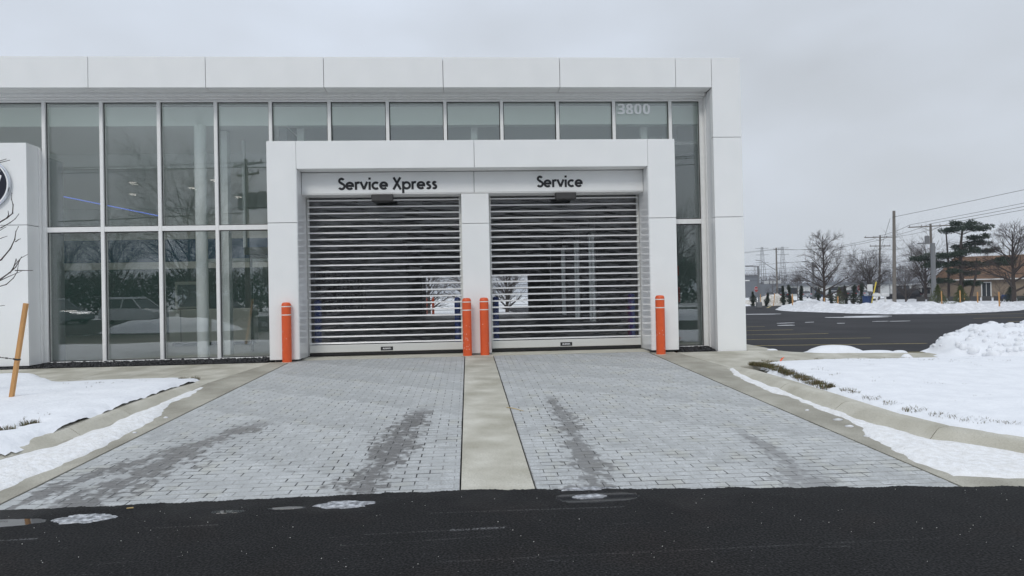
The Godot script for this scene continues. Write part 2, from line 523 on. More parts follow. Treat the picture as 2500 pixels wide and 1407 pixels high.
func road_textures() -> void:
	var w := 2048
	var h := 512
	var al := PackedByteArray()
	var ro := PackedByteArray()
	var he := PackedByteArray()
	al.resize(w * h * 3)
	ro.resize(w * h)
	he.resize(w * h)
	var a := noise(0.01, 4, 101).get_image(w, h).get_data()
	var f := noise(0.24, 2, 103).get_image(w, h).get_data()
	var g2 := noise(0.004, 3, 107).get_image(w, h).get_data()
	var r := RandomNumberGenerator.new()
	r.seed = 5
	# x -4.4 .. 4.4 , z 7.9 .. 10.1
	var marks := []
	marks.append([Vector2(-0.27, 8.53), Vector2(0.99, 8.56), 0.006, 0.55])
	marks.append([Vector2(-0.64, 8.88), Vector2(0.19, 8.86), 0.007, 0.4])
	marks.append([Vector2(-0.12, 8.87), Vector2(0.19, 8.858), 0.011, 0.9])
	marks.append([Vector2(-0.75, 9.05), Vector2(0.1, 9.0), 0.006, 0.25])
	marks.append([Vector2(-2.9, 8.72), Vector2(-2.62, 8.71), 0.008, 0.9])
	marks.append([Vector2(-1.95, 8.6), Vector2(-1.6, 8.59), 0.006, 0.5])
	marks.append([Vector2(-0.2, 9.35), Vector2(2.6, 9.33), 0.006, 0.25])
	for k in 11:
		var p := Vector2(r.randf_range(-3.2, 3.2), r.randf_range(8.35, 9.6))
		marks.append([p, p + Vector2(r.randf_range(0.04, 0.22), r.randf_range(-0.02, 0.02)), r.randf_range(0.003, 0.007), r.randf_range(0.12, 0.45)])
	for j in h:
		var z := 7.9 + 2.2 * (j + 0.5) / h
		var near := []
		for m in marks:
			if absf(z - m[0].y) < 0.09:
				near.append(m)
		for i in w:
			var q := j * w + i
			var x := -4.4 + 8.8 * (i + 0.5) / w
			var t := (a[q] - 128) / 128.0
			var fine := (f[q] - 128) / 128.0
			var val := 0.0105 * (1.0 + 0.22 * t) * maxf(1.0 + 2.3 * fine, 0.15) + 0.003
			var red := 0.10 * clampf((g2[q] - 120) / 90.0, 0.0, 1.0)
			var u := r.randf()
			if u < 0.010:
				val += 0.05 * r.randf()
			elif u < 0.0116:
				val += 0.28 * r.randf()
			for m in near:
				var d := Geometry2D.get_closest_point_to_segment(Vector2(x, z), m[0], m[1]).distance_to(Vector2(x, z))
				if d < m[2] * 2.5:
					val += 0.13 * m[3] * smoothstep(m[2] * 2.5, 0.0, d) * clampf(0.45 + 1.3 * fine + 0.5 * t, 0.0, 1.0)
			var wet := clampf((0.40 - (z - road_edge(x))) * 4.0 + 1.6 * (g2[q] - 128) / 128.0, 0.0, 1.0) * (1.0 - 0.75 * smoothstep(0.4, 2.6, x + 0.5 * t))
			val *= 1.0 - 0.30 * wet
			var cc := lin(val * (1.0 + red), val, val * (1.03 - red * 0.5))
			al[q * 3] = int(clampf(cc.r, 0, 1) * 255)
			al[q * 3 + 1] = int(clampf(cc.g, 0, 1) * 255)
			al[q * 3 + 2] = int(clampf(cc.b, 0, 1) * 255)
			ro[q] = int(255 * (0.86 - 0.28 * wet))
			he[q] = f[q]
	var m := mat("road_asphalt", Color(1, 1, 1), 1.0, 0.0, 0.3)
	m.albedo_texture = ImageTexture.create_from_image(Image.create_from_data(w, h, false, Image.FORMAT_RGB8, al))
	m.roughness_texture = ImageTexture.create_from_image(Image.create_from_data(w, h, false, Image.FORMAT_L8, ro))
	m.heightmap_enabled = true
	m.heightmap_texture = ImageTexture.create_from_image(Image.create_from_data(w, h, false, Image.FORMAT_L8, he))
	m.heightmap_scale = 0.35
	m.uv1_triplanar = true
	m.uv1_world_triplanar = true
	m.uv1_scale = Vector3(1.0 / 8.8, 1, 1.0 / 2.2)
	m.uv1_offset = Vector3(0.5, 0, -7.9 / 2.2)

const ROW := 0.1
const LEN := 0.2

func lane_textures(nm: String, x0: float, x1: float, spines: Array, sd: int, salt: float) -> void:
	var w := 520
	var h := 1120
	var z0 := -0.3
	var z1 := 8.7
	var al := PackedByteArray()
	var gr := PackedByteArray()
	var ro := PackedByteArray()
	al.resize(w * h * 3)
	gr.resize(w * h * 3)
	ro.resize(w * h)
	var a := noise(0.0145, 4, sd).get_image(w, h).get_data()
	var e := noise(0.06, 3, sd + 3).get_image(w, h).get_data()
	var f := noise(0.3, 2, sd + 5).get_image(w, h).get_data()
	var s := noise(0.024, 4, sd + 9).get_image(w, h).get_data()
	for j in h:
		var z := z0 + (z1 - z0) * (j + 0.5) / h
		var row := int(floor(z / ROW))
		var cx := []
		for sp in spines:
			var pts: Array = sp.p
			if z < pts[0].y - 0.5:
				continue
			var k := 0
			while k < pts.size() - 2 and z > pts[k + 1].y:
				k += 1
			var t0: float = clampf((z - pts[k].y) / (pts[k + 1].y - pts[k].y), -0.5, 1.2)
			var amp: float = smoothstep(pts[0].y - 0.5, pts[0].y + 0.15, z)
			cx.append([lerpf(pts[k].x, pts[k + 1].x, t0), lerpf(pts[k].z, pts[k + 1].z, clampf(t0, 0, 1)), amp, sp.k])
		for i in w:
			var q := j * w + i
			var x := x0 + (x1 - x0) * (i + 0.5) / w
			var n1 := (a[q] - 128) / 128.0
			var n2 := (e[q] - 128) / 128.0
			var n3 := (f[q] - 128) / 128.0
			var n4 := (s[q] - 128) / 128.0
			var col := int(floor((x + (LEN * 0.5 if row & 1 else 0.0)) / LEN))
			var hs := float(((row * 7919 + col * 104729 + sd * 31) & 255)) / 255.0
			var wet := 0.0
			var near := 0.0
			for c in cx:
				var d: float = absf(x - c[0]) / c[1]
				var m: float = 1.0 - d + 0.75 * n2 + 0.55 * n1 + 0.55 * (hs - 0.5)
				wet = maxf(wet, c[3] * c[2] * smoothstep(0.08, 0.62, m))
				near = maxf(near, c[2] * smoothstep(0.0, 0.9, 2.2 - d + n1))
			var b := 0.425 * (1.0 + 0.09 * n1 + 0.20 * (hs - 0.5) + 0.12 * n3)
			var sal := clampf((n4 + 0.12 + salt * smoothstep(3.5, 7.8, z)) * 1.2, 0.0, 1.0) * clampf(0.55 + 0.9 * n3 + 0.5 * n2, 0.0, 1.0)
			var cr := b * 0.965
			var cg := b * 0.99
			var cb := b * 0.985
			cr = lerpf(cr, 0.66, sal * 0.5)
			cg = lerpf(cg, 0.68, sal * 0.5)
			cb = lerpf(cb, 0.69, sal * 0.5)
			b *= 1.0
			var brown := clampf(n1 * 1.6 - 0.2, 0.0, 1.0) * 0.6
			cr = lerpf(cr, cr * 0.93, brown)
			cg = lerpf(cg, cg * 0.90, brown)
			cb = lerpf(cb, cb * 0.80, brown)
			var wk := wet * (0.88 + 0.2 * n3)
			cr = lerpf(cr, 0.125, wk)
			cg = lerpf(cg, 0.120, wk)
			cb = lerpf(cb, 0.118, wk)
			var o := lin(maxf(cr, 0.01), maxf(cg, 0.01), maxf(cb, 0.01))
			al[q * 3] = int(clampf(o.r, 0, 1) * 255)
			al[q * 3 + 1] = int(clampf(o.g, 0, 1) * 255)
			al[q * 3 + 2] = int(clampf(o.b, 0, 1) * 255)
			var dark := clampf(near * 0.75 + n1 * 1.2 + 0.9 * n2 + 0.28 + 0.15 * (hs - 0.5), 0.0, 1.0)
			dark = maxf(dark, wet)
			var gv := lerpf(0.33, 0.035, dark) * (1.0 + 0.3 * n3)
			var o2 := lin(gv, gv, gv * 0.98)
			gr[q * 3] = int(clampf(o2.r, 0, 1) * 255)
			gr[q * 3 + 1] = int(clampf(o2.g, 0, 1) * 255)
			gr[q * 3 + 2] = int(clampf(o2.b, 0, 1) * 255)
			ro[q] = int(255 * (0.82 - 0.42 * wet))
	var alt := ImageTexture.create_from_image(Image.create_from_data(w, h, false, Image.FORMAT_RGB8, al))
	var grt := ImageTexture.create_from_image(Image.create_from_data(w, h, false, Image.FORMAT_RGB8, gr))
	var rot := ImageTexture.create_from_image(Image.create_from_data(w, h, false, Image.FORMAT_L8, ro))
	for q in [["brick", alt], ["grout", grt]]:
		var m := mat(q[0] + nm, Color(1, 1, 1), 1.0)
		m.albedo_texture = q[1]
		m.roughness_texture = rot
		m.uv1_triplanar = true
		m.uv1_world_triplanar = true
		m.uv1_scale = Vector3(1.0 / (x1 - x0), 1, 1.0 / (z1 - z0))
		m.uv1_offset = Vector3(-x0 / (x1 - x0), 0, -z0 / (z1 - z0))

func brick_lane(nm: String, suffix: String, x0: float, x1: float, label: String) -> void:
	var zt := -0.16
	var zb := 8.55
	var lane := struct(nm, slab(PackedVector2Array([Vector2(x0, zt), Vector2(x1, zt), Vector2(x1, zb), Vector2(x0, zb)]), func(_x, z): return gy(z) - 0.0022, 0.12), M["grout" + suffix], label)
	var tilt := Basis(Vector3.RIGHT, atan(0.029))
	var vars_ := []
	for k in 4:
		var mb := MB.new()
		mb.box(Vector3(rng.randf_range(-0.001, 0.001), -0.012, rng.randf_range(-0.0008, 0.0008)), Vector3(LEN - rng.randf_range(0.006, 0.011), 0.024, ROW - rng.randf_range(0.010, 0.016)), 0.002, Basis(Vector3.UP, rng.randf_range(-0.010, 0.010)))
		vars_.append(mb.mesh())
	var list := []
	var rows := int((zb - zt) / ROW)
	for i in rows:
		var z := zb - ROW * (i + 0.5)
		if z - ROW * 0.5 < zt:
			continue
		var off := LEN * 0.5 if i & 1 else 0.0
		var x := x0 - off
		while x < x1 - 0.02:
			var a := maxf(x, x0) + (0.0 if x > x0 else 0.002)
			var b := minf(x + LEN, x1)
			var mid := (a + b) * 0.5
			if b - a > 0.03 and z < road_edge(mid) + 0.06:
				list.append([Vector3(mid, gy(z) + rng.randf_range(-0.0008, 0.001), z), (b - a) / LEN])
			x += LEN
	var rest := MB.new()
	var k := 0
	for q in list:
		var p: Vector3 = q[0]
		if k < 300:
			put(lane, "brick", vars_[rng.randi() % 4], M["brick" + suffix], p, tilt * Basis.from_scale(Vector3(q[1], 1, 1)))
		else:
			rest.box(p - Vector3(0, 0.012, 0), Vector3(LEN * q[1] - rng.randf_range(0.006, 0.012), 0.024, ROW - rng.randf_range(0.010, 0.018)), 0.002, tilt)
		k += 1
	var o := put(lane, "far_bricks", rest.mesh(), M["brick" + suffix])
	o.set_meta("kind", "stuff")

func kerb(nm: String, path: Array, side: float, joints: Array, label: String) -> void:
	# path: Vector3(x, z, height), swept profile going outwards by side
	var fine := []
	for i in path.size() - 1:
		for k in 6:
			fine.append((path[i] as Vector3).lerp(path[i + 1], k / 6.0))
	fine.append(path[-1])
	var nrm := []
	for i in fine.size():
		var d: Vector3 = fine[mini(i + 1, fine.size() - 1)] - fine[maxi(i - 1, 0)]
		nrm.append(Vector2(d.y, -d.x).normalized() * side)
	var root := Node3D.new()
	root.name = numbered(nm)
	root.set_meta("kind", "structure")
	root.set_meta("label", label)
	add_child(root)
	var prof := [Vector2(0.0, -0.10), Vector2(0.0, 0.004), Vector2(0.02, 0.012), Vector2(0.07, 0.40), Vector2(0.13, 0.85), Vector2(0.165, 0.97), Vector2(0.20, 1.0), Vector2(0.31, 1.0), Vector2(0.31, -0.10)]
	var from := 0
	var cuts := joints.duplicate()
	cuts.append(fine.size() - 1)
	for cut in cuts:
		var mb := MB.new()
		for i in range(from, cut):
			var a: Vector3 = fine[i]
			var b: Vector3 = fine[i + 1]
			var na: Vector2 = nrm[i]
			var nb: Vector2 = nrm[i + 1]
			if i == from and from > 0:
				a = a.lerp(b, 0.06)
			var q0 := []
			var q1 := []
			for p in prof:
				var ha: float = p.y * a.z if p.y > 0.0 else p.y
				var hb: float = p.y * b.z if p.y > 0.0 else p.y
				var ax: float = a.x + na.x * p.x
				var az: float = a.y + na.y * p.x
				var bx: float = b.x + nb.x * p.x
				var bz: float = b.y + nb.y * p.x
				q0.append(Vector3(ax, gy(az) + ha, az))
				q1.append(Vector3(bx, gy(bz) + hb, bz))
			for k in prof.size() - 1:
				mb.qo(q0[k], q0[k + 1], q1[k + 1], q1[k], (q0[2] + q1[7]) * 0.5 - Vector3(0, 0.3, 0))
			if i == from or i == cut - 1:
				var e: Array = q0 if i == from else q1
				var other: Vector3 = (q1[3] if i == from else q0[3])
				for k in range(1, prof.size() - 2):
					mb.to(e[0], e[k], e[k + 1], other)
		put(root, "kerb_stone", mb.mesh(), M.concrete)
		from = cut

func paving() -> void:
	road_textures()
	lane_textures("_left", -3.33, -0.09, [
		{"p": [Vector3(-2.33, 5.6, 0.22), Vector3(-2.57, 6.39, 0.26), Vector3(-2.66, 7.06, 0.32), Vector3(-2.72, 7.7, 0.34), Vector3(-2.8, 8.3, 0.2)], "k": 1.0},
		{"p": [Vector3(-2.8, 6.7, 0.14), Vector3(-3.0, 7.2, 0.18), Vector3(-3.15, 7.6, 0.14), Vector3(-3.2, 8.0, 0.04)], "k": 1.0},
		{"p": [Vector3(-0.58, 5.15, 0.15), Vector3(-0.66, 5.8, 0.26), Vector3(-0.72, 6.93, 0.24), Vector3(-0.80, 7.75, 0.26), Vector3(-0.8, 8.3, 0.2)], "k": 1.0}], 211, 0.12)
	lane_textures("_right", 0.47, 3.46, [
		{"p": [Vector3(1.0, 4.6, 0.10), Vector3(1.02, 5.85, 0.16), Vector3(0.97, 6.87, 0.16), Vector3(0.93, 7.64, 0.22), Vector3(0.83, 8.3, 0.25)], "k": 0.85},
		{"p": [Vector3(2.59, 6.7, 0.06), Vector3(2.59, 7.37, 0.13), Vector3(2.46, 8.05, 0.2), Vector3(2.45, 8.5, 0.2)], "k": 0.7}], 223, 0.30)
	# the ground and the lot
	var G := MB.new()
	G.quad(Vector3(-1500, -0.95, 1500), Vector3(1500, -0.95, 1500), Vector3(1500, -0.95, -1500), Vector3(-1500, -0.95, -1500))
	struct("ground", G.mesh(), M.ground_snow, "snow covered ground reaching to the horizon")
	var lb := MB.new()
	var nx := 34
	var nz := 40
	for j in nz:
		for i in nx:
			var P := func(a: int, b: int) -> Vector3:
				var x := 5.0 + a * 2.0
				var z := -98.0 + b * 2.6
				return Vector3(x, lot(x, z), z)
			lb.quad(P.call(i, j + 1), P.call(i + 1, j + 1), P.call(i + 1, j), P.call(i, j))
	struct("parking_lot", lb.mesh(), M.lot_asphalt, "dark asphalt parking lot beside the white building")
	for s in [[12.69, -15.55], [12.5, -12.6], [12.38, -9.8], [12.1, -6.85], [11.8, -3.9], [11.5, -1.0]]:
		var y := MB.new()
		for k in 8:
			var xa := lerpf(6.2, s[0], k / 8.0)
			var xb := lerpf(6.2, s[0], (k + 1) / 8.0)
			var z: float = s[1] - 0.02 * (s[0] - xa)
			y.quad(Vector3(xa, lot(xa, z + 0.05) + 0.006, z + 0.05), Vector3(xb, lot(xb, z + 0.05) + 0.006, z + 0.05), Vector3(xb, lot(xb, z - 0.05) + 0.006, z - 0.05), Vector3(xa, lot(xa, z - 0.05) + 0.006, z - 0.05))
		struct("parking_line", y.mesh(), M.yellow_paint, "thin yellow stall line on the dark parking lot")
	for s in [[27.3, -24.75, 46.0], [25.2, -19.6, 46.0], [23.7, -15.6, 46.0], [22.5, -11.8, 46.0]]:
		var y := MB.new()
		for k in 8:
			var xa := lerpf(s[0], s[2], k / 8.0)
			var xb := lerpf(s[0], s[2], (k + 1) / 8.0)
			var z: float = s[1]
			y.quad(Vector3(xa, lot(xa, z + 0.06) + 0.006, z + 0.06), Vector3(xb, lot(xb, z + 0.06) + 0.006, z + 0.06), Vector3(xb, lot(xb, z - 0.06) + 0.006, z - 0.06), Vector3(xa, lot(xa, z - 0.06) + 0.006, z - 0.06))
		struct("parking_line", y.mesh(), M.yellow_paint, "thin yellow stall line on the dark parking lot")
	var yl := MB.new()
	var ya := Vector2(29.5, -53.0)
	var yb := Vector2(34.0, -62.0)
	for k in 6:
		var a := ya.lerp(yb, k / 6.0)
		var b := ya.lerp(yb, (k + 1) / 6.0)
		yl.quad(Vector3(a.x + 0.2, lot(a.x, a.y) + 0.01, a.y), Vector3(b.x + 0.2, lot(b.x, b.y) + 0.01, b.y), Vector3(b.x, lot(b.x, b.y) + 0.01, b.y), Vector3(a.x, lot(a.x, a.y) + 0.01, a.y))
	struct("parking_line", yl.mesh(), M.yellow_paint, "yellow line down the entry lane behind the snow island")
	# the road in front
	var rb := MB.new()
	var r := RandomNumberGenerator.new()
	r.seed = 12
	var prev := Vector3.ZERO
	var n := 1500
	for i in n + 1:
		var x := lerpf(-7.5, 7.5, float(i) / n)
		var p := Vector3(x, -0.243, road_edge(x) + r.randf_range(-0.009, 0.009) + 0.035 * NZ.get_noise_2d(x * 300.0, 3.0))
		if i > 0:
			rb.quad(Vector3(prev.x, -0.26, 26.0), Vector3(p.x, -0.26, 26.0), p, prev)
			rb.quad(prev, p, p - Vector3(0, 0.05, 0), prev - Vector3(0, 0.05, 0))
		prev = p
	for sx in [-1.0, 1.0]:
		rb.quad(Vector3(minf(sx * 7.5, sx * 60.0), -0.26, 26), Vector3(maxf(sx * 7.5, sx * 60.0), -0.26, 26), Vector3(maxf(sx * 7.5, sx * 60.0), -0.245, 8.9), Vector3(minf(sx * 7.5, sx * 60.0), -0.245, 8.9))
	struct("road", rb.mesh(), M.road_asphalt, "black asphalt drive along the bottom of the forecourt")
	brick_lane("paved_driveway_left", "_left", -3.33, -0.09, "grey brick driveway up to the door under Service Xpress")
	brick_lane("paved_driveway_right", "_right", 0.47, 3.46, "grey brick driveway up to the door under Service")
	# concrete bands; thin black joints stay open between them and the bricks
	var under := slab(PackedVector2Array([Vector2(-3.72, -0.7), Vector2(4.1, -0.7), Vector2(4.1, 8.5), Vector2(-3.92, 8.5)]), func(_x, z): return gy(z) - 0.05, 0.1)
	struct("bedding", under, M.joint_black, "dark bedding under the driveway")
	var mid := slab(PackedVector2Array([Vector2(-0.076, -0.36), Vector2(0.456, -0.36), Vector2(0.458, 8.5), Vector2(-0.078, 8.5)]), func(_x, z): return gy(z) + 0.004, 0.05)
	struct("concrete_band_middle", mid, M.concrete, "concrete band between the two brick driveways")
	var lft := slab(PackedVector2Array([Vector2(-3.70, 0.02), Vector2(-3.342, 0.02), Vector2(-3.342, 8.5), Vector2(-4.6, 8.5), Vector2(-4.3, 7.0), Vector2(-4.0, 6.0), Vector2(-3.95, 2.3), Vector2(-3.9, 0.4)]), func(_x, z): return gy(z) + 0.003, 0.05)
	struct("concrete_band_left", lft, M.concrete_damp, "damp concrete gutter beside the left brick driveway")
	var rgt := slab(PackedVector2Array([Vector2(3.472, 0.02), Vector2(3.95, 0.02), Vector2(4.15, 2.3), Vector2(4.02, 6.0), Vector2(4.6, 7.6), Vector2(6.5, 8.6), Vector2(3.472, 8.6)]), func(_x, z): return gy(z) + 0.003, 0.05)
	struct("concrete_band_right", rgt, M.concrete_damp, "damp concrete gutter beside the right brick driveway")
	for s in [["door_sill", -3.17, -0.085, "pale concrete sill under the left roller door"], ["door_sill", 0.44, 3.53, "pale concrete sill under the right roller door"]]:
		struct(s[0], slab(PackedVector2Array([Vector2(s[1], -0.95), Vector2(s[2], -0.95), Vector2(s[2], -0.17), Vector2(s[1], -0.17)]), func(_x, z): return 0.0 + minf(0.0, -0.03 * (z + 0.6)), 0.06), M.concrete_pale, s[3])
	# walks
	var wl := Node3D.new()
	wl.name = "sidewalk_left"
	wl.set_meta("kind", "structure")
	wl.set_meta("label", "concrete walk in front of the tall windows")
	add_child(wl)
	var xs := [-3.712, -4.9, -6.25, -7.7, -9.2, -10.7, -12.2, -14.0, -16.0, -20.0]
	for i in xs.size() - 1:
		put(wl, "slab", slab(PackedVector2Array([Vector2(xs[i + 1] + 0.005, 0.10), Vector2(xs[i] - 0.005 + (0.06 if i == 0 else 0.0), 0.10), Vector2(xs[i] - 0.005 - (0.21 if i == 0 else 0.0), 2.35), Vector2(xs[i + 1] + 0.005, 2.35)]), func(_x, z): return gy(z) + 0.006, 0.12), M.concrete)
	var wr := Node3D.new()
	wr.name = "sidewalk_right"
	wr.set_meta("kind", "structure")
	wr.set_meta("label", "concrete walk beside the white corner pillar")
	add_child(wr)
	var ed := [3.97, 5.45, 6.9, 8.4, 9.9, 11.4, 13.0, 16.0]
	var fe := [Vector2(3.9, 0.13), Vector2(5.40, 0.13), Vector2(5.401, -0.34), Vector2(5.9, -0.34), Vector2(5.901, 0.2), Vector2(6.05, 0.5), Vector2(6.4, 0.72), Vector2(7.2, 0.95), Vector2(8.25, 1.13), Vector2(10.0, 1.3), Vector2(17.0, 1.5)]
	var far_z := func(x: float) -> float:
		for k in fe.size() - 1:
			if x <= fe[k + 1].x:
				return lerpf(fe[k].y, fe[k + 1].y, (x - fe[k].x) / (fe[k + 1].x - fe[k].x))
		return 1.5
	for i in ed.size() - 1:
		var pl := PackedVector2Array()
		var xl: Array = [ed[i] + 0.005]
		for q in fe:
			if q.x > ed[i] + 0.02 and q.x < ed[i + 1] - 0.02:
				xl.append(q.x)
		xl.append(ed[i + 1] - 0.005)
		for x in xl:
			pl.append(Vector2(x, far_z.call(x)))
		pl.append(Vector2(ed[i + 1] - 0.005, 2.15))
		pl.append(Vector2(ed[i] + 0.005 + (0.17 if i == 0 else 0.0), 2.25))
		put(wr, "slab", slab(pl, func(_x, z): return gy(z) + 0.005, 0.3), M.concrete)
	for k in 12:
		put(wr, "slab", slab(PackedVector2Array([Vector2(5.38, -0.35 - k * 1.5), Vector2(5.9, -0.35 - k * 1.5), Vector2(5.9, -1.84 - k * 1.5), Vector2(5.38, -1.84 - k * 1.5)]), func(_x, _z): return gy(-0.34) + 0.005, 0.5), M.concrete)
	kerb("kerb_left", [Vector3(-3.93, 2.0, 0.0), Vector3(-3.9, 3.2, 0.06), Vector3(-3.9, 4.4, 0.08), Vector3(-3.9, 5.5, 0.085), Vector3(-4.02, 6.3, 0.085), Vector3(-4.25, 6.9, 0.085), Vector3(-4.7, 7.45, 0.085), Vector3(-5.6, 7.85, 0.10), Vector3(-8.0, 8.05, 0.10)], -1.0, [3, 14, 20, 27, 36], "rounded concrete kerb beside the left brick driveway")
	kerb("kerb_right", [Vector3(4.05, 2.2, 0.0), Vector3(3.98, 3.0, 0.06), Vector3(3.95, 4.2, 0.09), Vector3(3.95, 5.4, 0.10), Vector3(3.97, 6.4, 0.10), Vector3(4.1, 7.1, 0.10), Vector3(4.5, 7.75, 0.10), Vector3(5.3, 8.2, 0.11), Vector3(8.0, 8.7, 0.11)], 1.0, [5, 13, 20, 30, 38], "rounded concrete kerb beside the right brick driveway")
# ---------------------------------------------------------------- snow and grass
func lawn_base(x: float, z: float, side: float) -> float:
	return gy(z) + 0.085 * smoothstep(1.9, 3.2, z)

func blades(mb: MB, p: Vector3, cnt: int, spread: float, hmin: float, hmax: float, dry: float) -> void:
	for k in cnt:
		var a := rng.randf() * TAU
		var rr := spread * sqrt(rng.randf())
		var q := p + Vector3(cos(a) * rr, -0.01, sin(a) * rr)
		var h := rng.randf_range(hmin, hmax)
		var b := rng.randf() * TAU
		var lean := Vector3(cos(b), 0, sin(b)) * h * rng.randf_range(0.2, 1.1)
		var w := Vector3(-sin(b), 0, cos(b)) * rng.randf_range(0.0016, 0.0032)
		var t := rng.randf()
		var g := Color(0.085, 0.095, 0.03) if t > dry else Color(0.16, 0.12, 0.06)
		mb.tint = g * rng.randf_range(0.5, 1.3)
		var m := q + lean * 0.4 + Vector3.UP * h * 0.6
		mb.quad(q - w, q + w, m + w * 0.8, m - w * 0.8)
		mb.tri(m - w * 0.8, m + w * 0.8, q + lean + Vector3.UP * h * 0.9)

func chunk(mb: MB, p: Vector3, s: Vector3, sd: float) -> void:
	# a lump of snow: a displaced rounded solid
	var nu := 9
	var nv := 6
	var rows := []
	for j in nv + 1:
		var th := PI * j / nv
		var row := []
		for i in nu:
			var ph := TAU * i / nu + sd
			var d := Vector3(sin(th) * cos(ph), cos(th), sin(th) * sin(ph))
			var k := 1.0 + 0.6 * NC.get_noise_3d(d.x * 60.0 + sd * 37.0, d.y * 60.0, d.z * 60.0 + sd * 11.0)
			row.append(p + Vector3(d.x * s.x, d.y * s.y, d.z * s.z) * k)
		rows.append(row)
	var b := mb.v.size()
	for j in nv + 1:
		for i in nu:
			mb.v.append(rows[j][i])
			mb.n.append(((rows[j][i] as Vector3) - p).normalized())
	for j in nv:
		for i in nu:
			var i2 := (i + 1) % nu
			for w in [j * nu + i, (j + 1) * nu + i2, j * nu + i2, j * nu + i, (j + 1) * nu + i, (j + 1) * nu + i2]:
				mb.ix.append(b + w)

